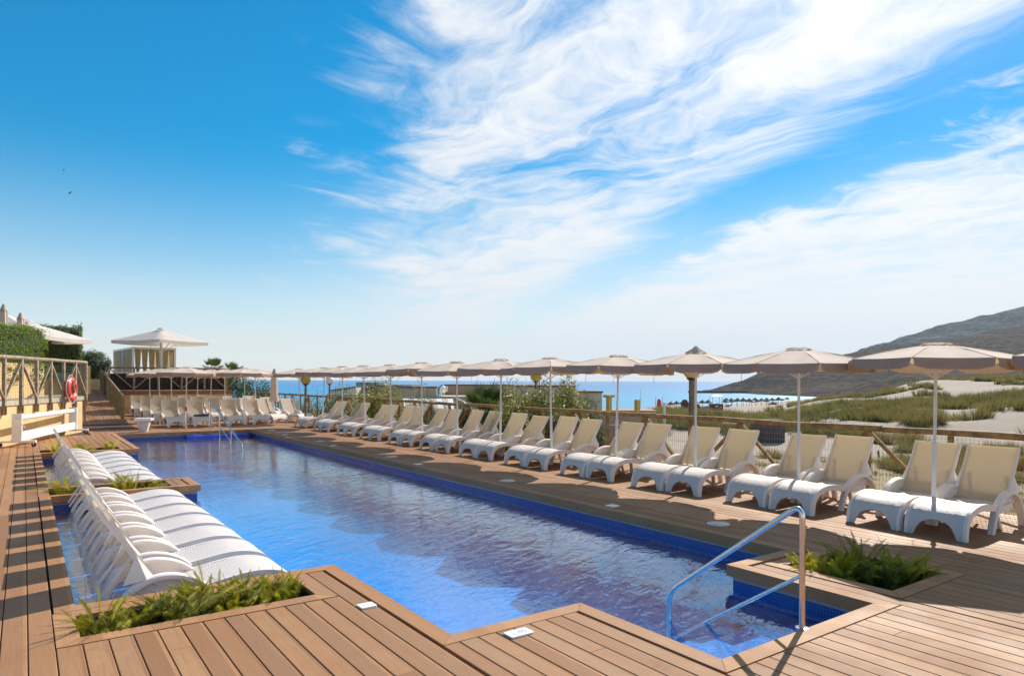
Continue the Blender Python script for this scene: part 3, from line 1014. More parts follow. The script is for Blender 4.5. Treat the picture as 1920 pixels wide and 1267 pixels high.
def parasol(label, group, popped=False):
    t = thing('parasol', label, 'parasol', group=group)
    canopy_mesh().build('canopy', M_FABRIC, t, True, recalc=False)
    half = math.pi / 8
    flap = MB()                                                   # one hanging valance strip, around +X
    vs, fs = [], []
    for k in range(7):
        s = -0.985 + 1.97 * k / 6
        x = RIM * math.cos(half)
        y = x * math.tan(half) * s
        sag = 0.007 * (1 - s * s)
        low = 0.125 - 0.035 * max(0, abs(s) - 0.75) / 0.25
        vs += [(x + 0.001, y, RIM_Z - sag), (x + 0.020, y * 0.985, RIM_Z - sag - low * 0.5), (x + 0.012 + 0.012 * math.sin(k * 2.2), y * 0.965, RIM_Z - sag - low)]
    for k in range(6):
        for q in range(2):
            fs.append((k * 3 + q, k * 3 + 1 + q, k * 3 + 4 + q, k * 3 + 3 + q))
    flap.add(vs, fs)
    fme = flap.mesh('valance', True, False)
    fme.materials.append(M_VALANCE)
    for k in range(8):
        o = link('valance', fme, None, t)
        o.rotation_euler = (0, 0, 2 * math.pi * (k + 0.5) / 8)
    rib = MB()
    rib.tube([(0.03, 0, 2.13), (0.5, 0, 2.075), (RIM - 0.01, 0, RIM_Z - 0.012)], 0.006, 5)
    rib.tube([(0.03, 0, 1.78), (0.52, 0, 2.07)], 0.005, 5)
    rme = rib.mesh('rib'); rme.materials.append(M_POLE)
    for k in range(8):
        o = link('rib', rme, None, t)
        o.rotation_euler = (0, 0, 2 * math.pi * k / 8)
    m_ = MB()
    vs, fs = [], []
    top = 0.12 if popped else 0.028
    for i, (r, z) in enumerate(((0.015, top), (0.07, top * (0.5 if popped else 0.8)), (0.13, top * (0.2 if popped else 0.35)), (0.175, 0.0))):
        for k in range(24):
            a = 2 * math.pi * k / 24
            wob = (0.009 * math.cos(a * 8) if i > 0 else 0) + (0.008 * math.sin(a * 3 + 1) if i > 1 else 0)
            vs.append((r * math.cos(a), r * math.sin(a), CROWN_Z + 0.008 + z + wob))
    for i in range(3):
        for k in range(24):
            fs.append((i * 24 + k, i * 24 + (k + 1) % 24, (i + 1) * 24 + (k + 1) % 24, (i + 1) * 24 + k))
    fs.append(tuple(range(24)))
    m_.add(vs, fs)
    m_.build('vent_cap', M_VENT, t, True, recalc=False)
    MB().tube([(0, 0, 0.0), (0, 0, 1.0)], 0.025, 12).build('pole', M_POLE, t, True)
    up = MB().tube([(0, 0, 0.99), (0, 0, 2.2)], 0.019, 12).build('upper_pole', M_POLE, t, True)
    MB().lathe([(0.029, 0.955), (0.031, 0.97), (0.029, 1.005)], 12).build('collar', M_POLE, t, True)
    MB().lathe([(0.05, 0.0), (0.05, 0.015), (0.032, 0.03)], 14).build('socket', M_STEEL, t, True)
    for a, l in ((0.4, 0.23), (2.9, 0.17)):
        x, y = RIM * 0.96 * math.cos(a), RIM * 0.96 * math.sin(a)
        m_ = MB()
        m_.tube([(x, y, RIM_Z - 0.03), (x * 1.03, y * 1.03, RIM_Z - 0.12), (x * 1.02, y * 1.02 + 0.02, RIM_Z - 0.12 - l)], 0.0035, 5)
        m_.build('tie_cord', M_VENT, t)
    return t
PGRP = 'cream parasols along the sea fence'
first = parasol('cream octagonal parasol nearest the right edge, over the nearest lounger pair', PGRP)
first.location = (UMB_X[0], PAIR_Y[0], 0)
first.rotation_euler = (R(0.4), R(0.9), R(10))
rng = random.Random(12)
for i in range(1, 12):
    lab = 'cream octagonal parasol, %s from the right along the fence' % ORD[i]
    if i == 2:
        p = parasol('cream parasol with a pointed popped-up vent cap in the fence row', PGRP, True)
        p.location = (UMB_X[i], PAIR_Y[i], 0)
        p.rotation_euler = (0, 0, R(16))
    else:
        p = dup(first, (UMB_X[i], PAIR_Y[i], rng.uniform(-0.015, 0.015)), R(rng.uniform(0, 45)), lab, PGRP)
        p.rotation_euler = (R(rng.uniform(-1.8, 1.8)), R(rng.uniform(-1.8, 1.8)), R(rng.uniform(0, 45)))
p = dup(first, (9.1, 1.93, 0.02), R(30), 'cream parasol mostly cut off by the right edge of the frame', PGRP)
FGRP = 'cream parasols over the far lounger block'
for r_, y in enumerate(ROWY):
    for c_, x in enumerate(COLX):
        if (c_, r_) in ((2, 1), (2, 3)):
            continue
        p = dup(first, (x, y - (0.4 if c_ == 2 and r_ == 0 else 0), rng.uniform(-0.03, 0.03)), R(rng.uniform(0, 45)), 'cream parasol in the %s column, %s row over the far loungers' % (CNAME[c_], RNAME[r_]), FGRP)
        p.rotation_euler = (R(rng.uniform(-1.8, 1.8)), R(rng.uniform(-1.8, 1.8)), R(rng.uniform(0, 45)))

def closed_parasol(label, loc, height, wid, pole_r=0.022, base=0.75, group=None):
    t = thing('closed_parasol', label, 'parasol', loc, 0, group)
    prof = [(0.02, height), (wid * 0.55, height - 0.1), (wid * 0.75, height - 0.22), (wid * 0.72, height - 0.35), (wid * 0.85, (height + base) / 2), (wid * 0.9, base + 0.3), (wid * 1.25, base + 0.02)]
    vs, fs = [], []
    K = 20
    for i, (r, z) in enumerate(prof):
        for k in range(K):
            a = 2 * math.pi * k / K
            rr = r * (1 + 0.22 * math.cos(a * 5) * min(1, i / 3))
            vs.append((rr * math.cos(a), rr * math.sin(a), z + (0.05 * math.cos(a * 5) if i == len(prof) - 1 else 0)))
    for i in range(len(prof) - 1):
        for k in range(K):
            fs.append((i * K + k, i * K + (k + 1) % K, (i + 1) * K + (k + 1) % K, (i + 1) * K + k))
    fs.append(tuple(range(K)))
    m_ = MB(); m_.add(vs, fs)
    m_.build('folded_canopy', M_FABRIC, t, True, recalc=False)
    MB().tube([(0, 0, 0), (0, 0, height - 0.02)], pole_r, 10).build('pole', M_POLE, t, True)
    MB().lathe([(wid * 0.78, height - 0.26), (wid * 0.80, height - 0.22), (wid * 0.35, height - 0.03), (0.02, height + 0.05)], 14).build('vent_cap', M_VENT, t, True)
    return t
closed_parasol('folded brown-grey parasol standing shut at the far end', (9.1, 31.0, 0), 2.18, 0.16)
# ------------------------------------------------------------------ hand rails, starting block, shower post
def bend(pts, rad, k=6):
    """Round the inner corners of a polyline."""
    pts = [Vector(p) for p in pts]
    out = [pts[0]]
    for i in range(1, len(pts) - 1):
        a, b, c = pts[i - 1], pts[i], pts[i + 1]
        d1, d2 = (a - b).normalized(), (c - b).normalized()
        rr = min(rad, (a - b).length * 0.45, (c - b).length * 0.45)
        p, q = b + d1 * rr, b + d2 * rr
        for s in range(k + 1):
            t = s / k
            out.append(p.lerp(b, t).lerp(b.lerp(q, t), t))
    out.append(pts[-1])
    return out
nr = thing('handrail', 'bent stainless steel handrail over the near pool steps', 'handrail', (4.43, 2.70, 0))
MB().tube(bend([(0, 0, 0.0), (0, 0, 0.87), (0, 1.21, -0.05), (0, 1.21, -1.1)], 0.11), 0.0205, 14).build('rail', M_STEEL, nr, True)
MB().tube([(0, 0.0, 0.37), (0, 0.82, -0.19), (0, 1.15, -0.42)], 0.0135, 12).build('lower_rail', M_STEEL, nr, True)
MB().lathe([(0.045, 0.001), (0.045, 0.007), (0.024, 0.012)], 20).build('flange', M_STEEL, nr, True)
fr_ = thing('handrail', 'double stainless handrail leading into the far end of the pool', 'handrail', (5.05, 24.2, 0))
MB().tube(bend([(0, 0.2, 0.0), (0, 0.2, 1.02), (0, -4.0, -0.14), (0, -4.05, -0.5)], 0.06), 0.021, 12).build('rail', M_STEEL, fr_, True)
MB().tube(bend([(0, 0.2, 0.62), (0, -2.6, -0.13), (0, -2.65, -0.4)], 0.05), 0.016, 10).build('lower_rail', M_STEEL, fr_, True)
for y, z in ((-1.25, 0.59), (-2.7, 0.19)):
    MB().tube([(0, y, -1.3), (0, y, z)], 0.019, 10).build('post', M_STEEL, fr_, True)

M_BLOCK = plain('pale_cast_block', (0.60, 0.57, 0.55), 0.7, var=0.15, nscale=10, bump=0.4)
bl = thing('starting_block', 'small white starting block with flared pedestal at the far pool corner', 'starting block', (3.22, 25.33, 0), R(-20))
m_ = MB()
m_.add([(-0.10, -0.11, 0), (0.10, -0.11, 0), (0.10, 0.11, 0), (-0.10, 0.11, 0), (-0.19, -0.17, 0.37), (0.19, -0.17, 0.37), (0.19, 0.17, 0.37), (-0.19, 0.17, 0.37)],
       [(0, 3, 2, 1), (4, 5, 6, 7), (0, 1, 5, 4), (1, 2, 6, 5), (2, 3, 7, 6), (3, 0, 4, 7)])
m_.build('pedestal', M_BLOCK, bl)
MB().box(-0.25, 0.25, -0.22, 0.22, 0.372, 0.45).build('top_slab', M_WHITE, bl)
sp = thing('rope_post', 'short steel post with a red cap at the far pool edge', 'post', (4.47, 25.2, 0))
MB().tube([(0, 0, 0), (0, 0, 0.72)], 0.034, 14).build('post', M_STEEL, sp, True)
MB().lathe([(0.038, 0.66), (0.04, 0.70), (0.036, 0.80), (0.02, 0.82)], 14).build('cap', M_RED, sp, True)
# rolled blue cover lying against the far wall of the pool
M_BLUE = plain('blue_cover_sheet', (0.02, 0.06, 0.36), 0.35, var=0.25, nscale=5, bump=0.5, bscale=12)
rc = MB()
vs, fs = [], []
for i in range(25):
    for k in range(12):
        a = 2 * math.pi * k / 12
        r = 0.10 * (1 + 0.16 * math.sin(a * 3 + i * 0.9) + 0.07 * math.sin(i * 2.1 + k))
        vs.append((i * 0.082, r * math.cos(a), r * math.sin(a)))
for i in range(24):
    for k in range(12):
        fs.append((i * 12 + k, i * 12 + (k + 1) % 12, i * 12 + 12 + (k + 1) % 12, i * 12 + 12 + k))
fs += [tuple(range(12)), tuple(24 * 12 + k for k in range(11, -1, -1))]
rc.add(vs, fs)
tag(rc.build('pool_cover_roll', M_BLUE, None, True, (4.34, 24.48, -0.20)), 'rolled blue pool cover floating at the far right corner', 'pool cover')

# ------------------------------------------------------------------ planting in the deck beds
def leaf_material(name, dark, light, trans=0.35):
    m, t, b = new_mat(name)
    oi = t.n('ShaderNodeObjectInfo')
    geo = t.n('ShaderNodeNewGeometry')
    f = t.noise(geo.outputs['Position'], 14, 4, 0.7)
    g = t.m('ADD', t.m('MULTIPLY', f, 0.8), t.m('MULTIPLY', oi.outputs['Random'], 0.35))
    c = t.mix(t.ss(g, 0.3, 0.85), dark, light)
    t.link(c, b.inputs['Base Color'])
    b.inputs['Roughness'].default_value = 0.55
    b.inputs['Specular IOR Level'].default_value = 0.3
    tr = t.n('ShaderNodeBsdfTranslucent')
    t.link(t.mix(0.5, c, tuple(min(1, q * 1.6) for q in light)), tr.inputs[0])
    mx = t.n('ShaderNodeMixShader')
    mx.inputs[0].default_value = trans
    t.link(b.outputs[0], mx.inputs[1]); t.link(tr.outputs[0], mx.inputs[2])
    t.link(mx.outputs[0], m.node_tree.nodes['Material Output'].inputs[0])
    MATS[name] = m
    return m
M_FERN = leaf_material('foxtail_fern', (0.12, 0.15, 0.012), (0.42, 0.40, 0.025))
M_FERN_D = leaf_material('dark_fern', (0.05, 0.085, 0.012), (0.15, 0.20, 0.02))
M_FERN_Y = leaf_material('yellow_fern', (0.28, 0.29, 0.015), (0.56, 0.48, 0.03))
M_STRAW = leaf_material('dry_stalk', (0.20, 0.12, 0.04), (0.42, 0.28, 0.10))
M_HEDGE = leaf_material('hedge_leaf', (0.05, 0.11, 0.010), (0.22, 0.31, 0.03), 0.3)
M_SHRUB = leaf_material('shrub_leaf', (0.045, 0.085, 0.014), (0.14, 0.20, 0.03), 0.2)
M_TAMAR = leaf_material('tamarisk_leaf', (0.10, 0.13, 0.02), (0.30, 0.29, 0.04), 0.3)
M_PALM = leaf_material('palm_leaf', (0.045, 0.075, 0.016), (0.15, 0.20, 0.04), 0.15)
M_BARK = plain('bark', (0.10, 0.07, 0.045), 0.95, var=0.4, nscale=12, bump=0.8)

def plume(m_, rng, base, az, lean, length, rad, rings=38, per=7):
    """One foxtail frond: a curved stem with needles all round it."""
    pts = []
    d = Vector((math.cos(az) * math.sin(lean), math.sin(az) * math.sin(lean), math.cos(lean)))
    p = Vector(base)
    st = length / rings
    for i in range(rings + 1):
        pts.append(p.copy())
        d = (d + Vector((math.cos(az), math.sin(az), -0.55)) * 0.018 * (1 + lean)).normalized()
        p = p + d * st
    m_.tube([pts[0], pts[rings // 2], pts[-1]], [0.003, 0.0025, 0.0012], 4, False)
    for i in range(2, rings + 1):
        s = i / rings
        rr = rad * (0.55 + 0.6 * math.sin(math.pi * min(1, s * 1.05)) ** 0.7) * (1.0 if s < 0.85 else (1.06 - s) / 0.21)
        t = (pts[i] - pts[i - 1]).normalized()
        x = t.orthogonal().normalized(); y = t.cross(x)
        for k in range(per):
            a = 2 * math.pi * (k + rng.random()) / per
            o = (x * math.cos(a) + y * math.sin(a)) * 0.95 + t * 0.28
            tip = pts[i] + o * rr * rng.uniform(0.75, 1.2)
            w = t.cross(o).normalized() * 0.0026
            m_.add([pts[i] - w, pts[i] + w, tip], [(0, 1, 2)])
def fern(name, label, loc, n_, hmin, hmax, spread, mat, seed, group, rad=0.034):
    rng = random.Random(seed)
    t = thing(name, label, 'plant', loc, 0, group)
    m_ = MB()
    for k in range(n_):
        az = rng.uniform(0, 2 * math.pi)
        lean = abs(rng.gauss(0.18, 0.24)) + 0.04
        b = (rng.uniform(-spread, spread), rng.uniform(-spread, spread) * 0.8, -0.01)
        plume(m_, rng, b, az, lean, rng.uniform(hmin, hmax), rad * rng.uniform(0.8, 1.25))
    m_.build('fronds', mat, t, recalc=False)
    m_ = MB()
    for k in range(16):
        az = rng.uniform(0, 2 * math.pi)
        plume(m_, rng, (rng.uniform(-spread, spread) * 1.3, rng.uniform(-spread, spread), -0.01), az, rng.uniform(0.5, 1.15), rng.uniform(hmin * 0.35, hmin * 0.7), rad * 0.8, 16, 5)
    dm = MB()
    for k in range(3):
        plume(dm, rng, (rng.uniform(-spread, spread), rng.uniform(-spread, spread), -0.01), rng.uniform(0, 6.28), rng.uniform(0.05, 0.5), hmax * rng.uniform(0.8, 1.15), 0.010, 24, 4)
    struct(dm.build('dry_stalks', M_STRAW, t, recalc=False), 'stuff')
    m_.build('undergrowth', M_FERN_D if mat is not M_FERN_Y else M_FERN, t, recalc=False)
    return t
FG = 'foxtail ferns in the deck beds'
FRONT = [(0.42, 5.60, 'yellow-green fern at the left end of the front bed, one tall plume', 9, 0.18, 0.42, M_FERN_Y),
         (0.60, 5.52, 'low fern beside the left end of the front bed', 12, 0.12, 0.22, M_FERN),
         (0.80, 5.66, 'bushy fern in the front bed against the nearest alcove lounger', 18, 0.22, 0.36, M_FERN),
         (1.00, 5.58, 'dense fern left of the middle of the front bed', 18, 0.2, 0.34, M_FERN),
         (1.18, 5.72, 'tall feathery fern behind the middle of the front bed', 18, 0.25, 0.42, M_FERN),
         (1.30, 5.50, 'low yellow arching fern at the front rim of the front bed', 7, 0.12, 0.2, M_FERN_Y),
         (1.42, 5.68, 'green upright fern right of the middle of the front bed', 16, 0.22, 0.34, M_FERN),
         (1.60, 5.62, 'bushy fern near the right end of the front bed', 16, 0.2, 0.3, M_FERN),
         (1.78, 5.66, 'yellowish fern at the right end of the front bed', 13, 0.15, 0.28, M_FERN)]
for i, (x, y, lab, n_, h0, h1, mt) in enumerate(FRONT):
    fern('fern', lab, (x, y, -0.11), int(n_ * 2.0), h0 * 0.95 + 0.05, h1 * 0.95 + 0.05, 0.095, mt, 100 + i, FG, 0.026)
RIGHT = [(5.97, 3.55, 'yellow-tipped fern at the pool corner of the right bed', 14, 0.2, 0.3, M_FERN_Y),
         (6.10, 3.32, 'dense fern behind the steel handrail in the right bed', 18, 0.22, 0.34, M_FERN),
         (6.36, 3.36, 'fern with two stiff plumes at the back of the right bed', 14, 0.25, 0.46, M_FERN),
         (6.18, 3.02, 'dark bushy fern at the near rim of the right bed', 18, 0.2, 0.32, M_FERN_D),
         (6.45, 3.05, 'upright fern in the middle of the right bed', 16, 0.22, 0.4, M_FERN),
         (6.60, 2.92, 'small fern at the far right corner of the right bed', 12, 0.2, 0.36, M_FERN)]
for i, (x, y, lab, n_, h0, h1, mt) in enumerate(RIGHT):
    fern('fern', lab, (x, y, -0.11), int(n_ * 1.9), h0 * 0.95 + 0.05, h1 * 0.95 + 0.05, 0.11, mt, 200 + i, FG, 0.026)
MID = [(0.52, 12.55, 'spreading yellow fern at the left end of the middle pier bed', 14, 0.3, 0.5, M_FERN_Y),
       (0.78, 12.5, 'low fern behind the lounger backs in the middle pier bed', 12, 0.15, 0.25, M_FERN),
       (1.22, 12.55, 'yellow fern with upright plumes in the middle pier bed', 12, 0.25, 0.42, M_FERN_Y),
       (1.42, 12.6, 'tall twin plume fern in the middle pier bed', 10, 0.25, 0.55, M_FERN_Y),
       (1.72, 12.55, 'low bushy fern at the pool end of the middle pier bed', 14, 0.15, 0.25, M_FERN)]
for i, (x, y, lab, n_, h0, h1, mt) in enumerate(MID):
    fern('fern', lab, (x, y, -0.11), n_, h0, h1, 0.085, mt, 300 + i, FG, 0.04)
for i, (x, y, lab, h0, h1, mt) in enumerate(((1.20, 19.72, 'low fern in the middle of the far pier bed', 0.25, 0.4, M_FERN), (1.75, 19.74, 'round yellow-green fern at the pool end of the far pier bed', 0.3, 0.45, M_FERN_Y))):
    fern('fern', lab, (x, y, -0.11), 16, h0, h1, 0.12, mt, 400 + i, FG, 0.05)
# aloe at the left end of the far bed
rng = random.Random(5)
al = thing('aloe_plant', 'spiky aloe with long leaves at the left end of the far pier bed', 'plant', (0.62, 19.72, -0.11))
for k in range(13):
    az = rng.uniform(0, 2 * math.pi); ln = rng.uniform(0.35, 0.6); lean = rng.uniform(0.25, 0.9)
    vs, fs = [], []
    for i in range(6):
        s = i / 5
        r = s * ln * math.sin(lean); z = s * ln * math.cos(lean) * (1 - 0.15 * s)
        w = 0.035 * (1 - s) ** 0.7 + 0.002
        c = Vector((r * math.cos(az), r * math.sin(az), z)); sd = Vector((-math.sin(az), math.cos(az), 0))
        vs += [c - sd * w, c + Vector((0, 0, -0.012 * (1 - s))), c + sd * w]
    for i in range(5):
        fs += [(i * 3, i * 3 + 1, i * 3 + 4, i * 3 + 3), (i * 3 + 1, i * 3 + 2, i * 3 + 5, i * 3 + 4)]
    m_ = MB(); m_.add(vs, fs)
    m_.build('leaf', M_FERN_Y, al, True, recalc=False)
# ------------------------------------------------------------------ retaining wall, fence and terrace on the left
WD = Vector((0.367, 0.930, 0)).normalized()
WN = Vector((-WD.y, WD.x, 0))               # away from the pool
W0 = Vector((1.58, 26.75, 0))               # free corner beside the ramp
wl = thing('retaining_wall', 'sand rendered retaining wall with concrete coping behind the cover reel', 'wall', W0[:], 0)
def wall_block(par, name, s0, s1, d0, d1, z0, z1, mat):
    """Block given along the wall (metres back from the corner) and behind its face."""
    m_ = MB()
    q = [-WD * s + WN * d for s, d in ((s0, d0), (s1, d0), (s1, d1), (s0, d1))]
    m_.prism([(p.x, p.y) for p in q], z0, z1)
    return m_.build(name, mat, par)
wall_block(wl, 'wall_body', 0, 14, 0, 0.3, -0.03, 1.03, M_SAND_STUCCO)
wall_block(wl, 'end_wall', 0, 0.3, 0.302, 4.5, -0.03, 1.03, M_SAND_STUCCO)
for k in range(10):
    wall_block(wl, 'coping', -0.04 + k * 1.4, -0.04 + (k + 1) * 1.4 - 0.012, -0.04, 0.36, 1.032, 1.16, M_CONC)
M_PAVE = plain('terrace_paving', (0.34, 0.28, 0.21), 0.9, var=0.15, nscale=3)
m_ = MB()
q = [W0 - WD * 14 + WN * 0.31, W0 - WD * 0.31 + WN * 0.31, Vector((1.30, 27.2, 0)), Vector((1.75, 44, 0)), Vector((1.9, 62, 0)), Vector((-16, 62, 0)), Vector((-16, 14, 0))]
m_.prism([(p.x, p.y) for p in q], 0.2, 1.028)
struct(m_.build('terrace', M_PAVE))
wf = thing('timber_fence', 'timber fence with V braces and wire mesh bolted to the retaining wall', 'fence', W0[:])
FP = -WN * 0.055
ss = [-0.15 + 0.95 * k for k in range(14)]
for k, s in enumerate(ss):
    c = -WD * s + FP
    m_ = MB(); m_.bar(c + Vector((0, 0, 0.80)), c + Vector((0, 0, 2.24)), 0.075, 0.09, WD)
    m_.build('post', M_WOODG, wf)
    MB().obox(c - WN * 0.055 + Vector((0, 0, 0.93)), WD * 0.022, WN * 0.006, Vector((0, 0, 0.11))).build('bolt_plate', M_WOOD, wf)
    if k % 2 == 1:
        for ds in (-0.90, 0.90):
            e = -WD * (s + ds) + FP
            m_ = MB(); m_.bar(c + Vector((0, 0, 2.2)), e + Vector((0, 0, 1.24)), 0.045, 0.06, WN)
            m_.build('brace', M_WOODG, wf)
m_ = MB(); m_.tube([-WD * s + FP + Vector((0, 0, 2.28 + 0.004 * math.sin(s * 3))) for s in [-0.2 + i * 0.7 for i in range(20)]], 0.05, 8)
m_.build('top_rail', M_WOODG, wf, True)
m_ = MB()
for i in range(130):
    c = -WD * (-0.1 + i * 0.1) - WN * 0.0
    m_.obox(c + Vector((0, 0, 1.7)), WD * 0.0022, WN * 0.0022, Vector((0, 0, 0.55)))
for j in range(12):
    m_.obox(-WD * 6.4 + Vector((0, 0, 1.2 + j * 0.09)), WD * 6.6, WN * 0.002, Vector((0, 0, 0.002)))
M_GWIRE = plain('green_coated_wire', (0.10, 0.13, 0.07), 0.6)
m_.build('wire_mesh', M_GWIRE, wf)
# fence return along the ramp
rf = thing('timber_fence', 'fence panel with green mesh returning along the ramp edge', 'fence', (1.66, 26.95, 0))
for y, z in ((0.0, 0.0), (2.2, 0.18), (4.6, 0.42), (7.0, 0.66), (9.4, 0.9)):
    MB().bar((0.02 * y, y + 0.1, 0.3 + z), (0.02 * y, y + 0.1, 2.25 + z * 0.1), 0.08, 0.08, (0, 1, 0)).build('post', M_WOODG, rf)
MB().tube([(0, 0, 2.28), (0.2, 9.5, 2.38)], 0.05, 8).build('top_rail', M_WOODG, rf, True)
MB().bar((0, 0.15, 2.2), (0.05, 2.25, 1.2), 0.05, 0.06, (1, 0, 0)).build('brace', M_WOODG, rf)
m_ = MB()
for i in range(95):
    m_.box(0.04 - 0.001, 0.042, 0.1 + i * 0.1 - 0.003, 0.1 + i * 0.1 + 0.003, 1.1, 2.25)
for j in range(12):
    m_.box(0.038, 0.04, 0.0, 9.6, 1.15 + j * 0.09, 1.155 + j * 0.09)
m_.build('wire_mesh', M_GWIRE, rf)

# lifebuoy hanging on the fence
lb = thing('lifebuoy', 'orange-red lifebuoy with white grab rope hanging on the timber fence', 'lifebuoy', (W0 - WD * 1.48 - WN * 0.17 + Vector((0, 0, 1.41)))[:])
lb.rotation_euler = (0, R(3), math.atan2(WN.y, WN.x))
m_ = MB()
def torus(m_, Rm, r, nu=36, nv=12, a0=0, a1=2 * math.pi, sy=1.0):
    vs, fs = [], []
    full = abs(a1 - a0 - 2 * math.pi) < 1e-6
    N = nu if full else nu + 1
    for i in range(N):
        a = a0 + (a1 - a0) * i / nu
        for k in range(nv):
            b = 2 * math.pi * k / nv
            rr = Rm + r * math.cos(b)
            vs.append((r * 0.85 * math.sin(b), rr * math.cos(a), rr * math.sin(a) * sy))
    for i in range(nu):
        for k in range(nv):
            j = (i + 1) % N
            fs.append((i * nv + k, i * nv + (k + 1) % nv, j * nv + (k + 1) % nv, j * nv + k))
    m_.add(vs, fs)
torus(m_, 0.29, 0.098, sy=1.0)
m_.build('ring', M_RED, lb, True)
for k in range(4):
    m_ = MB(); a = R(45 + 90 * k)
    torus(m_, 0.29, 0.1015, 4, 12, a - 0.05, a + 0.05)
    m_.build('reflective_band', M_WHITE, lb, True)
m_ = MB()
for k in range(4):
    a0 = R(45 + 90 * k)
    m_.tube([(-0.02, (0.40 + 0.045 * math.sin(math.pi * i / 8)) * math.cos(a0 + R(90) * i / 8), (0.40 + 0.045 * math.sin(math.pi * i / 8)) * math.sin(a0 + R(90) * i / 8)) for i in range(9)], 0.007, 5)
m_.tube([(-0.09, 0.1, 0.28), (-0.1, -0.02, 0.0), (-0.1, -0.14, -0.3), (-0.09, -0.15, -0.62), (-0.05, -0.1, -0.8)], 0.007, 5)
m_.build('grab_rope', M_WHITE, lb, True)

# cover reel on castors
rl = thing('cover_reel', 'white pool cover reel on castors in front of the sand wall', 'cover reel', (0, 0, 0))
RA, RB = Vector((-0.14, 21.33, 0)), Vector((1.25, 25.35, 0))
RD = (RB - RA).normalized(); RN = Vector((RD.y, -RD.x, 0))
for nm, c, sg in (('near', RA, -1), ('far', RB, 1)):
    MB().obox(c + Vector((0, 0, 0.50)), RD * 0.025, RN * 0.11, Vector((0, 0, 0.34))).build('end_plate', M_WHITE, rl)
    MB().obox(c + Vector((0, 0, 0.135)), RD * 0.05, RN * 0.42, Vector((0, 0, 0.028))).build('foot_beam', M_WHITE, rl)
    for sd in (-1, 1):
        w = c + RN * 0.37 * sd
        m_ = MB(); m_.tube([w + Vector((0, 0, 0.055)) - RD * 0.022, w + Vector((0, 0, 0.055)) + RD * 0.022], 0.055, 14)
        m_.build('castor', M_DARK, rl, True)
        MB().obox(w + Vector((0, 0, 0.085)), RD * 0.03, RN * 0.012, Vector((0, 0, 0.03))).build('castor_fork', M_STEEL, rl)
MB().tube([RA + Vector((0, 0, 0.73)), RB + Vector((0, 0, 0.73))], 0.068, 16).build('roller', M_WHITE, rl, True)
m_ = MB(); m_.obox((RA + RB) / 2 + RN * 0.06 + Vector((0, 0, 0.27)), (RB - RA) / 2 - RD * 0.06, RN * 0.02, Vector((0, 0, 0.11)))
m_.obox((RA + RB) / 2 - RN * 0.06 + Vector((0, 0, 0.18)), (RB - RA) / 2 - RD * 0.06, RN * 0.10, Vector((0, 0, 0.014)))
m_.build('stretcher_beam', M_WHITE, rl)
MB().tube(bend([RA - RD * 0.02 + Vector((0, 0, 0.72)), RA - RD * 0.14 + Vector((0, 0, 0.72)), RA - RD * 0.16 + RN * 0.24 + Vector((0, 0, 0.50))], 0.03), 0.014, 8).build('crank', M_STEEL, rl, True)

# ------------------------------------------------------------------ ramp and back terrace
def ramp_z(y):
    return max(0.0, min(1.14, (y - 29.0) / 14.0 * 1.14))
rp = bpy.data.objects.new('ramp', None)
m_ = MB()
m_.add([(1.55, 27.0, 0.002), (3.2, 27.0, 0.002), (3.25, 29.6, 0.02), (1.6, 29.6, 0.02), (3.45, 43.6, 1.13), (1.9, 43.6, 1.13), (1.55, 27, -0.5), (3.2, 27, -0.5), (3.45, 43.6, -0.5), (1.9, 43.6, -0.5)],
       [(0, 1, 2, 3), (3, 2, 4, 5), (0, 6, 7, 1), (4, 8, 9, 5), (1, 7, 8, 4, 2), (0, 3, 5, 9, 6)])
rp = struct(m_.build('ramp', M_SUB))
for k in range(11):
    x0 = 1.63 + k * 0.148
    for j in range(4):
        y0, y1 = 29.62 + j * 3.5, 29.62 + (j + 1) * 3.5 - 0.01
        f = lambda y: 0.024 + (y - 29.6) / 14.0 * 1.11
        sh = lambda y: (y - 29.6) * 0.017
        m_ = MB()
        m_.add([(x0 + sh(y0), y0, f(y0) + 0.02), (x0 + 0.14 + sh(y0), y0, f(y0) + 0.02), (x0 + 0.14 + sh(y1), y1, f(y1) + 0.02), (x0 + sh(y1), y1, f(y1) + 0.02),
                (x0 + sh(y0), y0, f(y0)), (x0 + 0.14 + sh(y0), y0, f(y0)), (x0 + 0.14 + sh(y1), y1, f(y1)), (x0 + sh(y1), y1, f(y1))],
               [(0, 1, 2, 3), (7, 6, 5, 4), (0, 4, 5, 1), (1, 5, 6, 2), (2, 6, 7, 3), (3, 7, 4, 0)])
        m_.build('plank', M_DECK, rp)
# ramp railing on the right
rr_ = thing('ramp_railing', 'dark timber railing with green mesh on the right of the ramp', 'railing', (0, 0, 0))
RP = [(3.05, 29.6, 0.0), (3.12, 32.4, 0.24), (3.2, 35.2, 0.47), (3.28, 38.0, 0.69), (3.36, 40.8, 0.92), (3.42, 43.4, 1.14)]
for (x, y, z) in RP:
    MB().bar((x, y, z - 0.1), (x, y, z + 1.06), 0.09, 0.09, (0, 1, 0)).build('post', M_WOOD, rr_)
MB().tube([(x, y, z + 1.1) for x, y, z in RP], 0.045, 8).build('top_rail', M_WOOD, rr_, True)
m_ = MB()
for i in range(130):
    s = i / 130
    y = 29.6 + 13.8 * s; x = 3.05 + 0.37 * s + 0.05; z = 1.14 * s
    m_.box(x - 0.003, x + 0.003, y - 0.003, y + 0.003, z, z + 1.06)
for j in range(10):
    m_.bar((3.1, 29.6, 0.1 + j * 0.1), (3.47, 43.4, 1.24 + j * 0.1), 0.006, 0.006)
m_.build('wire_mesh', M_GWIRE, rr_)

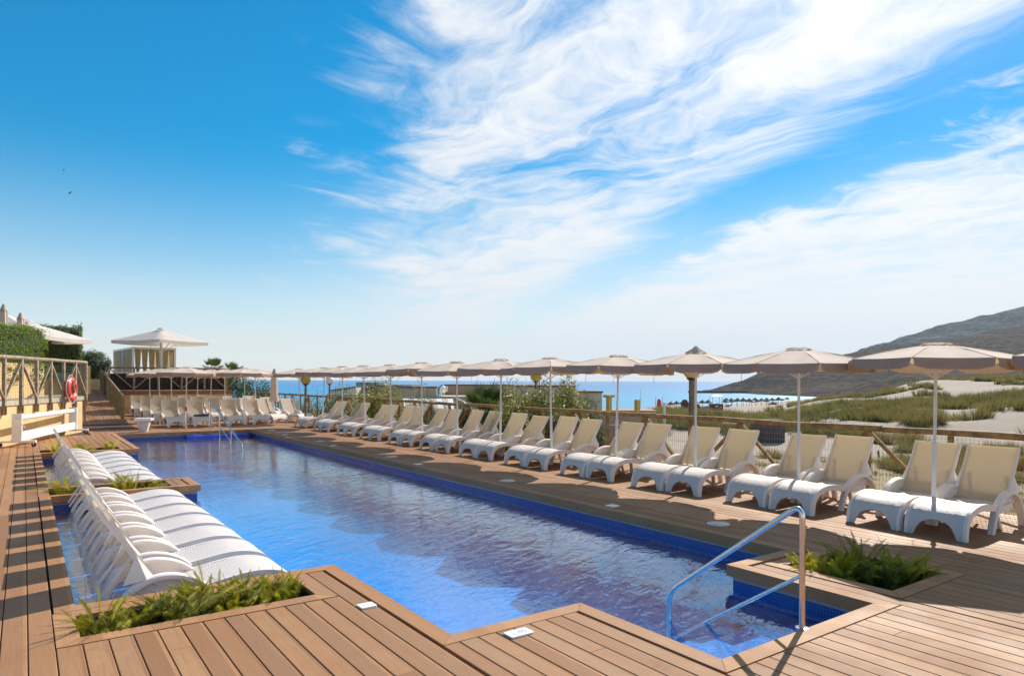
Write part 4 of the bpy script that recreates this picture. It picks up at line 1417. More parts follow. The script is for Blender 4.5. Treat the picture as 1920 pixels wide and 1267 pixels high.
M_BROWN = plain('brown_render', (0.24, 0.13, 0.07), 0.9, var=0.15, nscale=2)
bt = thing('terrace_wall', 'brown and ochre terrace wall behind the far loungers', 'wall', (0, 0, 0))
MB().box(3.5, 9.3, 39.6, 39.9, -0.6, 0.95).build('wall_body', M_SAND_STUCCO, bt)
MB().box(3.48, 9.35, 39.52, 39.95, 0.955, 1.15).build('fascia', M_BROWN, bt)
m_ = MB(); m_.box(3.5, 9.3, 39.95, 60, 0.5, 1.145)
struct(m_.build('upper_terrace', M_PAVE))
tf = thing('terrace_fence', 'dark screened fence with crossed timber braces on the upper terrace', 'fence', (0, 0, 0))
M_SCREEN = plain('dark_brown_screen', (0.035, 0.018, 0.012), 0.85, var=0.3)
MB().box(3.5, 9.2, 40.22, 40.26, 1.16, 2.02).build('screen', M_SCREEN, tf)
for k in range(6):
    x = 3.5 + k * 1.13
    MB().bar((x, 40.1, 1.15), (x, 40.1, 2.28), 0.10, 0.10, (0, 1, 0)).build('post', M_WOODG, tf)
    if k % 2 == 1:
        for e in (-1.0, 1.0):
            MB().bar((x, 40.1, 1.22), (x + e, 40.1, 2.18), 0.06, 0.06, (0, 1, 0)).build('brace', M_WOODG, tf)
MB().tube([(3.4, 40.1, 2.32), (9.25, 40.1, 2.32)], 0.045, 8).build('top_rail', M_WOOD, tf, True)

# curtained pavilion
M_CURT = plain('ivory_curtain', (0.74, 0.66, 0.54), 0.9, var=0.08, nscale=3, trans=0.35, tcol=(0.8, 0.7, 0.45), spec=0.1)
pv = thing('pavilion', 'white pavilion with gathered ivory curtains on the upper terrace', 'pavilion', (4.85, 42.4, 1.15), R(4))
PW, PD, PH = 2.1, 5.5, 2.25
MB().box(-0.06, PW + 0.06, -0.06, PD + 0.06, PH, PH + 0.1).build('roof_frame', M_WHITE, pv)
for x, y in ((0, 0), (PW, 0), (PW, PD), (0, PD), (0, PD / 2), (PW, PD / 2)):
    MB().box(x - 0.05, x + 0.05, y - 0.05, y + 0.05, 0, PH - 0.002).build('post', M_WHITE, pv)
def curtain(x0, y0, x1, y1, z0=0.0):
    L = math.hypot(x1 - x0, y1 - y0); K = 26
    dx_, dy_ = (x1 - x0) / L, (y1 - y0) / L
    vs, fs = [], []
    for i in range(K + 1):
        for j, z in enumerate((PH - 0.005, PH * 0.55, PH * 0.42, PH * 0.3, z0)):
            pinch = (1.0, 0.72, 0.36, 0.5, 0.6)[j]
            s = (0.5 + (i / K - 0.5) * pinch) * L
            o = 0.035 * math.sin(i * 1.9) * (1.2 - 0.5 * (j == 2))
            vs.append((x0 + dx_ * s - dy_ * o, y0 + dy_ * s + dx_ * o, z))
    for i in range(K):
        for j in range(4):
            fs.append((i * 5 + j, i * 5 + 5 + j, i * 5 + 6 + j, i * 5 + 1 + j))
    m_ = MB(); m_.add(vs, fs)
    m_.build('curtain', M_CURT, pv, True, recalc=False)
for k in range(12):
    curtain(0.0, 0.05 + k * 0.45, 0.0, 0.47 + k * 0.45)
for k in range(6):
    curtain(0.06 + k * 0.345, 0.0, 0.39 + k * 0.345, 0.0)
for k in range(6):
    curtain(PW, 0.1 + k * 0.9, PW, 0.6 + k * 0.9)
# large square parasol above it
def square_parasol(label, loc, rz, half_w, h_rim, h_top, mast=0.06, group=None, base_z=0.0):
    t = thing('square_parasol', label, 'parasol', loc, rz, group)
    vs, fs = [], []
    K, N = 6, 6
    ring = []
    for i in range(N + 1):
        s = 0.10 + 0.90 * i / N
        for side in range(4):
            for k in range(K):
                f = k / K
                c = [(1, -1), (1, 1), (-1, 1), (-1, -1)]
                a, b = c[side], c[(side + 1) % 4]
                x, y = a[0] + (b[0] - a[0]) * f, a[1] + (b[1] - a[1]) * f
                vs.append((x * half_w * s, y * half_w * s, h_top - (h_top - h_rim) * s - 0.07 * s * math.sin(math.pi * f) * 0.6))
    M4 = 4 * K
    for i in range(N):
        for k in range(M4):
            fs.append((i * M4 + k, i * M4 + (k + 1) % M4, (i + 1) * M4 + (k + 1) % M4, (i + 1) * M4 + k))
    m_ = MB(); m_.add(vs, fs)
    m_.build('canopy', M_FABRIC_W, t, True, recalc=False)
    for side in range(4):
        m_ = MB(); vs, fs = [], []
        c = [(1, -1), (1, 1), (-1, 1), (-1, -1)]
        a, b = c[side], c[(side + 1) % 4]
        for k in range(9):
            f = 0.01 + 0.98 * k / 8
            x, y = (a[0] + (b[0] - a[0]) * f) * half_w, (a[1] + (b[1] - a[1]) * f) * half_w
            z = h_rim - 0.042 * math.sin(math.pi * f)
            vs += [(x, y, z), (x * 1.002, y * 1.002, z - 0.16)]
        for k in range(8):
            fs.append((k * 2, k * 2 + 1, k * 2 + 3, k * 2 + 2))
        m_.add(vs, fs)
        m_.build('valance', M_FABRIC_W, t, True, recalc=False)
    for sx, sy in ((1, 1), (1, -1), (-1, 1), (-1, -1), (1, 0), (-1, 0), (0, 1), (0, -1)):
        m_ = MB()
        m_.tube([(0, 0, h_top - 0.05), (sx * half_w * 0.98, sy * half_w * 0.98, h_rim - 0.03)], 0.012, 5)
        m_.tube([(0, 0, h_rim - 0.62), (sx * half_w * 0.55, sy * half_w * 0.55, h_top - (h_top - h_rim) * 0.55 - 0.05)], 0.014, 5)
        m_.build('rib', M_POLE, t)
    MB().lathe([(mast, 0), (mast, h_rim - 0.7), (mast * 1.4, h_rim - 0.65), (mast * 1.4, h_rim - 0.55), (mast, h_rim - 0.5), (mast * 0.8, h_top)], 14).build('mast', M_POLE, t, True)
    vs, fs = [], []
    for i, (r, z) in enumerate(((0.03, 0.16), (half_w * 0.08, 0.13), (half_w * 0.15, 0.03))):
        for k in range(16):
            a = 2 * math.pi * k / 16
            vs.append((r * math.cos(a), r * math.sin(a), h_top - 0.06 + z + 0.02 * math.cos(4 * a) * (i == 2)))
    for i in range(2):
        for k in range(16):
            fs.append((i * 16 + k, i * 16 + (k + 1) % 16, i * 16 + 16 + (k + 1) % 16, i * 16 + 16 + k))
    fs.append(tuple(range(16)))
    m_ = MB(); m_.add(vs, fs)
    m_.build('vent_cap', M_FABRIC_W, t, True, recalc=False)
    return t
M_FABRIC_W = plain('white_canvas', (0.66, 0.61, 0.58), 0.85, var=0.05, nscale=2, trans=0.28, tcol=(0.75, 0.66, 0.45), spec=0.1)
square_parasol('large white square parasol on the upper terrace beside the pavilion', (6.0, 40.9, 1.15), R(-55), 1.66, 2.62, 3.26, 0.07)

# planter box with bush at the head of the ramp
pb = thing('planter_box', 'sand coloured planter box at the head of the ramp', 'planter', (0, 0, 0))
m_ = MB(); m_.box(2.25, 3.6, 44.0, 44.8, 0.9, 1.72); m_.build('box', M_SAND_STUCCO, pb)
MB().box(2.3, 3.55, 44.05, 44.75, 1.722, 1.735).build('soil', M_SOIL, pb)

def leaf_cloud(rng, m_, centre, radii, count, size, shell=0.55, boxy=False, floor=None):
    """Leaf-sized faces spread through a crown, thicker near its skin, gathered in clumps."""
    cl = []
    for _ in range(max(6, count // 90)):
        while True:
            p = Vector((rng.uniform(-1, 1), rng.uniform(-1, 1), rng.uniform(-1, 1)))
            if boxy or p.length < 1:
                break
        cl.append(p)
    for _ in range(count):
        if rng.random() < 0.6:
            q = rng.choice(cl)
            p = q + Vector((rng.gauss(0, 0.13), rng.gauss(0, 0.13), rng.gauss(0, 0.13)))
        else:
            p = Vector((rng.uniform(-1, 1), rng.uniform(-1, 1), rng.uniform(-1, 1)))
        if boxy:
            k = max(abs(p.x), abs(p.y), abs(p.z))
            if k < 1e-3:
                continue
            if rng.random() < 0.8:
                p = p / k * rng.uniform(0.86, 1.03)
        else:
            if p.length > 1.08 or (p.length < shell and rng.random() < 0.6):
                continue
        wob = 1 + 0.10 * math.sin(p.x * 5 + 1) * math.cos(p.y * 4 + p.z * 5)
        c = Vector((centre[0] + p.x * radii[0] * wob, centre[1] + p.y * radii[1] * wob, centre[2] + p.z * radii[2] * wob))
        if floor is not None and c.z < floor:
            continue
        n_ = (p.normalized() + Vector((rng.gauss(0, 0.6), rng.gauss(0, 0.6), rng.gauss(0.3, 0.6)))).normalized()
        x = n_.orthogonal().normalized()
        x.rotate(Matrix.Rotation(rng.uniform(0, 6.28), 3, n_))
        y = n_.cross(x)
        l, w = size * rng.uniform(0.7, 1.4), size * rng.uniform(0.35, 0.55)
        m_.add([c - x * l * 0.5, c + y * w * 0.5 + n_ * w * 0.15, c + x * l * 0.5, c - y * w * 0.5 + n_ * w * 0.15], [(0, 1, 2, 3)])
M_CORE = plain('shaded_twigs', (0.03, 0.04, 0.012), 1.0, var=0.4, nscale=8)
def bush(name, label, centre, radii, count, size, mat, seed, boxy=False, cat='bush', group=None, stems=True):
    rng = random.Random(seed)
    t = thing(name, label, cat, (centre[0], centre[1], centre[2] - radii[2]), 0, group)
    m_ = MB()
    leaf_cloud(rng, m_, (0, 0, radii[2]), radii, count, size, boxy=boxy)
    m_.build('foliage', mat, t, recalc=False)
    m_ = MB()
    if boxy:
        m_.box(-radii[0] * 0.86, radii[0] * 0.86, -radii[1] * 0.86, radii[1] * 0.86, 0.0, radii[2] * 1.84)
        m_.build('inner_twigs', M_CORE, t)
    elif stems:
        for k in range(7):
            a = rng.uniform(0, 6.28)
            e = Vector((radii[0] * 0.6 * math.cos(a), radii[1] * 0.6 * math.sin(a), radii[2] * rng.uniform(0.9, 1.6)))
            m_.tube([(0.05 * math.cos(a), 0.05 * math.sin(a), -0.1), e * 0.5 + Vector((0, 0, 0.1)), e], [0.03, 0.02, 0.008], 5)
        m_.build('stem', M_BARK, t)
    return t
bush('bush', 'dark green rounded bush in the planter box at the head of the ramp', (3.05, 44.5, 2.45), (0.95, 0.6, 0.85), 15000, 0.085, M_SHRUB, 31)

# clipped hedges, sand walls and parasols on the upper level
def rot_box(par, name, c, half, rz, z0, z1, mat):
    m_ = MB()
    cs, sn = math.cos(rz), math.sin(rz)
    m_.prism([(c[0] + x * cs - y * sn, c[1] + x * sn + y * cs) for x, y in ((-half[0], -half[1]), (half[0], -half[1]), (half[0], half[1]), (-half[0], half[1]))], z0, z1)
    return m_.build(name, mat, par)
WR = math.atan2(WD.y, WD.x)
hc = cw(-34, 24.0)
hb = thing('hedge', 'clipped bright green hedge above the timber fence at the left edge', 'hedge', (hc.x, hc.y, 2.3), WR)
rngh = random.Random(44)
m_ = MB(); leaf_cloud(rngh, m_, (0, 0, 0.68), (3.0, 0.9, 0.70), 26000, 0.085, boxy=True)
m_.build('foliage', M_HEDGE, hb, recalc=False)
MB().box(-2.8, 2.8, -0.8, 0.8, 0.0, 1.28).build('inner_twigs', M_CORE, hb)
hw = thing('garden_wall', 'sand rendered garden wall under the clipped hedge', 'wall', (0, 0, 0))
rot_box(hw, 'wall_body', (hc.x, hc.y), (3.05, 0.8), WR, 1.03, 2.32, M_SAND_STUCCO)
h2 = cw(112, 31.0)
rot_box(hw, 'back_wall', (h2.x + 0.1, h2.y + 0.5), (1.1, 0.35), R(0), 1.03, 2.35, M_SAND_STUCCO)
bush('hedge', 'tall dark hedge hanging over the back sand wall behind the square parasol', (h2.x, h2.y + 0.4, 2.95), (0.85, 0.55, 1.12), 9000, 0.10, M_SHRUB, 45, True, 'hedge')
M_TEAL = plain('teal_shutter', (0.06, 0.20, 0.20), 0.6)
rot_box(hw, 'shutter', (h2.x + 0.25, h2.y - 0.42), (0.42, 0.03), R(0), 1.55, 2.0, M_TEAL)
for i, (u, v0, dpt, wd) in enumerate(((22, 632, 23.2, 0.12), (75, 632, 23.6, 0.13))):
    c = cw(u, dpt)
    m_ = MB(); rg = random.Random(60 + i)
    t = thing('trailing_plant', ('left', 'right')[i] + ' trailing plant hanging down the sand garden wall', 'plant', (c.x, c.y, 1.45))
    leaf_cloud(rg, m_, (0, 0, 0.45), (0.26, 0.12, 0.5), 1100, 0.06)
    m_.build('foliage', M_FERN if i == 0 else M_HEDGE, t, recalc=False)
c = cw(50, 29.0)
sq = square_parasol('white square parasol rising behind the clipped hedge on the left', (c.x, c.y, 1.03), R(-32), 1.75, 2.45, 3.12, 0.06)
c = cw(10, 33.0)
square_parasol('second white square parasol peeking over the clipped hedge', (c.x - 0.2, c.y, 1.6), R(-20), 1.6, 2.55, 3.35, 0.06)
for u, v, dpt, lab in ((6, 572, 26.5, 'folded cream parasol at the left edge above the hedge'), (38, 588, 27.5, 'folded cream parasol with pointed top right of the left edge')):
    c = cw(u, dpt)
    top = zat(u, v, dpt)
    closed_parasol(lab, (c.x, c.y, 1.03), top - 1.03, 0.17, 0.03, top - 1.03 - 1.75, 'folded parasols above the hedge')
# ------------------------------------------------------------------ sea fence
FX = 10.35
sf = thing('sea_fence', 'long timber rail fence with wire mesh between the loungers and the dunes', 'fence', (FX, 0, 0))
POSTS = [1.85 + 1.13 * k for k in range(34)]
rng = random.Random(21)
for k, y in enumerate(POSTS):
    m_ = MB(); m_.tube([(0, y, -1.0), (rng.uniform(-.01, .01), y + rng.uniform(-.012, .012), 0.985)], 0.042, 8)
    m_.build('post', M_WOOD, sf, True)
    if k % 2 == 1:
        for e in (-1.05, 1.05):
            m_ = MB(); m_.bar((0.0, y + 0.03 * (1 if e > 0 else -1), 0.96), (0.0, y + e, -0.02), 0.05, 0.065, (1, 0, 0))
            m_.build('brace', M_WOOD, sf)
for k in range(9):
    y0, y1 = 0.6 + k * 4.45, 0.6 + (k + 1) * 4.45 - 0.008
    m_ = MB(); m_.tube([(0.005 * math.sin(s * 2.2), y0 + (y1 - y0) * s / 6, 1.025 + 0.008 * math.sin(s * 1.7 + k)) for s in range(7)], [0.046 + 0.003 * math.sin(s * 2 + k) for s in range(7)], 9)
    m_.build('top_rail', M_WOOD, sf, True)
m_ = MB()
y = 1.9
while y < 24:
    m_.box(0.045, 0.0475, y - 0.0014, y + 0.0014, -0.25, 0.97)
    y += 0.05 if y < 14 else 0.1
for j in range(13):
    m_.box(0.0475, 0.05, 1.9, 24, -0.2 + j * 0.095, -0.1973 + j * 0.095)
m_.build('wire_mesh', M_WIRE, sf)

# ------------------------------------------------------------------ dunes and low ground beyond the fence
SEA_Z = -7.6
US = [-300, 300, 700, 1000, 1150, 1300, 1450, 1600, 1750, 1920, 2500]
ZS = [7, 9, 14, 20, 30, 40, 55, 70, 90, 120, 160, 200, 240, 300, 420, 560]
_l = [-.8, -.8, -1.2, -2, -3, -3.6, -4.2, -4.8, -5.5, -7, -8.5, -9, -9, -9, -9, -9]
TAB = [_l, _l, _l, _l,
       [-.8, -.8, -1.1, -1.5, -1.8, -2, -2, -1.8, -3, -5, -6.5, -7.5, -8.5, -9, -9, -9],
       [-.8, -.8, -1.0, -1.3, -1.7, -1.9, -1.9, -1.6, -2.6, -4, -5.2, -6, -7, -8.5, -9, -9],
       [-.8, -.8, -1.1, -1.4, -1.7, -2.0, -2.2, -2.3, -2.6, -3, -4, -5.4, -6.6, -7.4, -8.5, -9],
       [-.8, -.8, -1.1, -1.4, -1.6, -1.6, -1.2, -.9, -1.2, -1.6, -2.5, -4, -5, -6, -7.3, -8],
       [-.8, -.8, -1.2, -1.5, -1.7, -1.5, -.8, -.3, -.3, 2.1, 1.0, -.5, -1, -1, 0, 0],
       [-.8, -.8, -1.2, -1.5, -1.6, -1.3, -.3, .3, .5, 2.6, 2.4, 1.5, 1.5, 2, 3, 6],
       [-.8, -.8, -1.2, -1.5, -1.6, -1.3, -.1, .5, .8, 3.2, 3, 3, 3, 3, 6, 9]]
def _sm(t):
    return t * t * (3 - 2 * t)
def ground(u, dep):
    u = max(US[0], min(US[-1], u)); dep = max(ZS[0], min(ZS[-1], dep))
    i = max(k for k in range(len(US) - 1) if US[k] <= u)
    j = max(k for k in range(len(ZS) - 1) if ZS[k] <= dep)
    fu = _sm((u - US[i]) / (US[i + 1] - US[i])); fz = (dep - ZS[j]) / (ZS[j + 1] - ZS[j])
    a = TAB[i][j] * (1 - fz) + TAB[i][j + 1] * fz
    b = TAB[i + 1][j] * (1 - fz) + TAB[i + 1][j + 1] * fz
    z = a * (1 - fu) + b * fu
    p = cw(u, dep)
    amp = min(1.0, max(0.05, (dep - 12) / 40))
    if u > 1100 and dep < 260:
        z += amp * (0.85 * mnoise.noise(Vector((p.x * 0.055, p.y * 0.055, 1.3))) + 0.42 * mnoise.noise(Vector((p.x * 0.15, p.y * 0.15, 4.0))) + 0.12 * mnoise.noise(Vector((p.x * 0.5, p.y * 0.5, 2.0))))
    z += 0.05 * mnoise.noise(Vector((p.x * 0.9, p.y * 0.9, 8.0)))
    return z
ucols = [-300 + k * 28 for k in range(45)] + [960 + k * 9 for k in range(125)] + [2085 + k * 40 for k in range(11)]
drows = []
dd = 7.0
while dd < 560:
    drows.append(dd); dd *= 1.026
vs, fs = [], []
for dep in drows:
    for u in ucols:
        p = cw(u, dep)
        vs.append((p.x, p.y, min(ground(u, dep), 50) if p.x > 9.9 else -2.7))
nc = len(ucols)
for i in range(len(drows) - 1):
    for k in range(nc - 1):
        fs.append((i * nc + k, i * nc + k + 1, (i + 1) * nc + k + 1, (i + 1) * nc + k))
def sand_material():
    m, t, b = new_mat('dune_sand')
    geo = t.n('ShaderNodeNewGeometry')
    P = geo.outputs['Position']
    x, y, z = t.sep(P)
    dist = t.vm('LENGTH', t.xyz(x, y, 0.0))
    n1 = t.noise(P, 0.25, 6, 0.6)
    n2 = t.noise(P, 2.6, 6, 0.7)
    n3 = t.noise(P, 14, 4, 0.7)
    c = t.mix(n1, (0.28, 0.225, 0.175), (0.38, 0.31, 0.25))
    c = t.mix(t.m('MULTIPLY', t.ss(n3, 0.55, 0.75), 0.45), c, (0.25, 0.20, 0.14))
    # dry low scrub carpets the flat ground close to the fence
    near = t.ss(dist, 38.0, 24.0)
    patch = t.m('MULTIPLY', near, t.ss(t.m('ADD', t.m('MULTIPLY', n2, 0.6), t.m('MULTIPLY', n1, 0.5)), 0.40, 0.56))
    sc = t.mix(n3, (0.13, 0.095, 0.03), (0.36, 0.27, 0.065))
    c = t.mix(t.m('MULTIPLY', patch, 0.85), c, sc)
    litter = t.m('MULTIPLY', t.ss(t.noise(P, 5.0, 7, 0.75, 0.5), 0.56, 0.66), t.ss(dist, 75, 30))
    c = t.mix(t.m('MULTIPLY', litter, 0.7), c, (0.16, 0.12, 0.07))
    t.link(c, b.inputs['Base Color'])
    b.inputs['Roughness'].default_value = 0.95
    bn = t.n('ShaderNodeBump')
    bn.inputs['Strength'].default_value = 0.8
    bn.inputs['Distance'].default_value = 0.12
    t.link(t.m('ADD', n2, t.m('MULTIPLY', n3, 0.4)), bn.inputs['Height'])
    t.link(bn.outputs[0], b.inputs['Normal'])
    return m
me = bpy.data.meshes.new('dune_ground')
me.from_pydata(vs, [], fs)
me.polygons.foreach_set('use_smooth', [True] * len(me.polygons))
struct(link('dune_ground', me, sand_material()))

# ------------------------------------------------------------------ sea
def sea_material():
    m, t, b = new_mat('sea_water')
    geo = t.n('ShaderNodeNewGeometry')
    P = geo.outputs['Position']
    x, y, z = t.sep(P)
    dist = t.vm('LENGTH', t.xyz(x, y, 0.0))
    deep = t.mix(t.ss(dist, 60, 1200), (0.012, 0.30, 0.50), (0.008, 0.17, 0.44))
    band = t.noise(t.xyz(t.m('MULTIPLY', x, 0.004), t.m('MULTIPLY', y, 0.0012), 0.0), 1.0, 5, 0.6)
    c = t.mix(t.m('MULTIPLY', band, 0.5), deep, (0.01, 0.20, 0.38))
    t.link(c, b.inputs['Base Color'])
    b.inputs['Roughness'].default_value = 0.32
    b.inputs['IOR'].default_value = 1.33
    b.inputs['Specular IOR Level'].default_value = 0.6
    w1 = t.noise(t.xyz(t.m('MULTIPLY', x, 0.5), t.m('MULTIPLY', y, 0.3), 0.0), 1.0, 5, 0.65)
    w2 = t.noise(t.xyz(t.m('MULTIPLY', x, 0.05), t.m('MULTIPLY', y, 0.03), 2.0), 1.0, 4, 0.6)
    bn = t.n('ShaderNodeBump')
    bn.inputs['Strength'].default_value = 1.0
    bn.inputs['Distance'].default_value = 1.0
    t.link(t.m('ADD', t.m('MULTIPLY', w1, 0.5), t.m('MULTIPLY', w2, 1.2)), bn.inputs['Height'])
    t.link(bn.outputs[0], b.inputs['Normal'])
    return m
m_ = MB(); S = 30000
m_.add([(-S, -200, SEA_Z), (S, -200, SEA_Z), (S, S, SEA_Z), (-S, S, SEA_Z)], [(0, 1, 2, 3)])
struct(m_.build('sea', sea_material(), recalc=False))
# inland ground behind the camera so that the deck does not float over the sea
m_ = MB()
m_.add([(-400, -300, -2.6), (400, -300, -2.6), (400, 3, -2.6), (10.2, 3, -2.6), (10.2, 64, -2.6), (-400, 64, -2.6)], [(0, 1, 2, 3, 4, 5)])
struct(m_.build('hotel_ground', M_PAVE, recalc=False))

# ------------------------------------------------------------------ headland and mountain
def lerp_tab(tab, u):
    for (a, va), (b, vb) in zip(tab[:-1], tab[1:]):
        if a <= u <= b:
            return va + (vb - va) * (u - a) / (b - a)
    return tab[0][1] if u < tab[0][0] else tab[-1][1]
def hill(name, ridge, d_front, d_ridge, d_back, u0, u1, du, mat, rough, seed):
    vs, fs = [], []
    us = []
    u = u0
    while u <= u1:
        us.append(u); u += du
    NT_ = 46
    for u in us:
        rv = lerp_tab(ridge, u)
        df, dr = lerp_tab(d_front, u), lerp_tab(d_ridge, u)
        zr = zat(u, rv, dr)
        for i in range(NT_):
            s = i / (NT_ - 14)
            if s <= 1:
                dep = df + (dr - df) * s
                z = SEA_Z - 2 + (zr - SEA_Z + 2) * (s ** 0.85)
            else:
                q = (s - 1) / (13.0 / (NT_ - 14))
                dep = dr + (d_back - dr) * q
                z = zr - (zr - SEA_Z + 4) * q ** 1.3
            p = cw(u, dep)
            a = min(1, s * 2.5) * rough * (0.45 if 0.93 < s < 1.05 else 1)
            if 0.9 < s < 1.1:
                z += rough * 0.22 * max(0, mnoise.noise(Vector((p.x * 0.06, p.y * 0.06, seed + 9)))) 
            h = mnoise.fractal(Vector((p.x * 0.009, p.y * 0.009, seed)), 1.0, 2.1, 5)
            g = abs(mnoise.noise(Vector((p.x * 0.012 + 3, p.y * 0.012, seed + 5))))
            vs.append((p.x, p.y, z + a * (h * 0.8 - g * 0.9)))
    for k in range(len(us) - 1):
        for i in range(NT_ - 1):
            fs.append((k * NT_ + i, k * NT_ + i + 1, (k + 1) * NT_ + i + 1, (k + 1) * NT_ + i))
    me_ = bpy.data.meshes.new(name)
    me_.from_pydata(vs, [], fs)
    me_.polygons.foreach_set('use_smooth', [True] * len(fs))
    bm_ = bmesh.new(); bm_.from_mesh(me_); bmesh.ops.recalc_face_normals(bm_, faces=bm_.faces); bm_.to_mesh(me_); bm_.free()
    return struct(link(name, me_, mat))
def hill_material(name, cols, sc, rock):
    m, t, b = new_mat(name)
    geo = t.n('ShaderNodeNewGeometry')
    P = geo.outputs['Position']
    x, y, z = t.sep(P)
    nx, ny, nz = t.sep(geo.outputs['Normal'])
    n1 = t.noise(P, sc, 8, 0.68, 0.4)
    n2 = t.noise(P, sc * 11, 7, 0.75)
    n3 = t.noise(t.xyz(t.m('MULTIPLY', x, 0.25), t.m('MULTIPLY', y, 0.25), t.m('MULTIPLY', z, 4.0)), sc * 3, 7, 0.75)
    c = t.ramp(n1, ((0.32, cols[0]), (0.45, cols[1]), (0.55, cols[2]), (0.66, cols[3])))
    c = t.mix(t.ss(n2, 0.46, 0.56), c, tuple(q * 0.35 for q in cols[0]))
    c = t.mix(t.m('MULTIPLY', t.ss(n2, 0.46, 0.36), 0.5), c, rock)
    c = t.mix(t.m('MULTIPLY', t.ss(n3, 0.52, 0.60), 0.6), c, rock)
    c = t.mix(t.m('MULTIPLY', t.ss(n3, 0.45, 0.38), 0.6), c, tuple(q * 0.4 for q in cols[1]))
    steep = t.m('MULTIPLY', t.ss(t.m('ABSOLUTE', nz), 0.80, 0.5), t.ss(n3, 0.3, 0.55))
    c = t.mix(steep, c, rock)
    t.link(c, b.inputs['Base Color'])
    b.inputs['Roughness'].default_value = 1.0
    b.inputs['Specular IOR Level'].default_value = 0.1
    bn = t.n('ShaderNodeBump')
    bn.inputs['Strength'].default_value = 1.0
    bn.inputs['Distance'].default_value = 14.0
    t.link(t.m('ADD', t.m('MULTIPLY', n1, 0.8), t.m('MULTIPLY', n2, 0.5)), bn.inputs['Height'])
    t.link(bn.outputs[0], b.inputs['Normal'])
    return m
M_HILL = hill_material('maquis_slope', ((0.017, 0.030, 0.006), (0.075, 0.042, 0.023), (0.125, 0.072, 0.038), (0.042, 0.066, 0.011)), 0.014, (0.15, 0.10, 0.075))
M_MOUNT = hill_material('limestone_slope', ((0.022, 0.033, 0.020), (0.052, 0.052, 0.038), (0.09, 0.083, 0.066), (0.038, 0.048, 0.028)), 0.008, (0.16, 0.16, 0.165))
hill('headland', [(1290, 760), (1312, 737), (1345, 731), (1372, 721), (1400, 711), (1430, 698), (1500, 684), (1600, 662), (1671, 647), (1760, 636), (1850, 621), (1920, 609), (2100, 588), (2600, 560)],
     [(1290, 575), (1400, 500), (1500, 430), (1700, 330), (2600, 300)], [(1290, 640), (1400, 680), (1600, 800), (1920, 900), (2600, 950)], 1150, 1290, 2600, 5, M_HILL, 7.0, 2.2)
hill('mountain', [(1560, 735), (1582, 700), (1591, 676), (1612, 652), (1640, 645), (1680, 633), (1740, 615), (1800, 602), (1860, 588), (1920, 571), (2100, 525), (2600, 440)],
     [(1560, 1330), (1600, 1290), (1700, 1100), (2600, 1000)], [(1560, 1400), (1600, 1420), (1800, 1600), (2600, 1800)], 2400, 1560, 2600, 6, M_MOUNT, 14.0, 6.1)
# flat point and pale shoals at the foot of the headland
m_ = MB()
rg = random.Random(3)
ring = []
for k in range(60):
    a = 2 * math.pi * k / 60
    q = cw(1352 + 62 * math.cos(a), 560 + 16 * math.sin(a) + 5 * rg.random())
    ring.append((q.x, q.y))
m_.prism(ring, SEA_Z - 1, SEA_Z + 1.6)
struct(m_.build('headland_point', M_HILL))
# far wooded ridge bumps along the mountain skyline are part of its mesh

# ------------------------------------------------------------------ dune grass
def grass_patch(name, label, spots, seed, mat, hmul=1.0):
    """Fountain-shaped tufts of pointed blades, all in one mesh."""
    rng = random.Random(seed)
    vs, fs = [], []
    for (x, y, z, h, nb, sp) in spots:
        w = 0.011 * max(1.0, math.hypot(x, y) / 24)
        for k in range(nb):
            a = rng.uniform(0, 6.28); r = sp * math.sqrt(rng.random())
            bx, by = x + r * math.cos(a), y + r * math.sin(a)
            le = (r / sp) * rng.uniform(0.35, 1.0) + rng.uniform(-0.1, 0.15)
            ln = h * (1.05 - 0.35 * r / sp) * rng.uniform(0.7, 1.15) * hmul; az = a + rng.gauss(0, 0.35)
            tx, ty = bx + ln * math.sin(le) * math.cos(az), by + ln * math.sin(le) * math.sin(az)
            fa = rng.uniform(0, 3.14)
            sx, sy = math.cos(fa) * w, math.sin(fa) * w
            o = len(vs)
            vs += [(bx - sx, by - sy, z - 0.08), (bx + sx, by + sy, z - 0.08), (tx, ty, z + ln * math.cos(le))]
            fs.append((o, o + 1, o + 2))
    me_ = bpy.data.meshes.new(name)
    me_.from_pydata(vs, [], fs)
    o = struct(link(name, me_, mat), 'stuff')
    o['label'] = label
    o['category'] = 'grass'
    return o
M_DGRASS = leaf_material('marram_grass', (0.09, 0.08, 0.028), (0.30, 0.25, 0.075), 0.3)
M_DGREEN = leaf_material('green_scrub', (0.045, 0.055, 0.02), (0.16, 0.16, 0.05), 0.25)
rng = random.Random(99)
spots, green = [], []
tries = 0
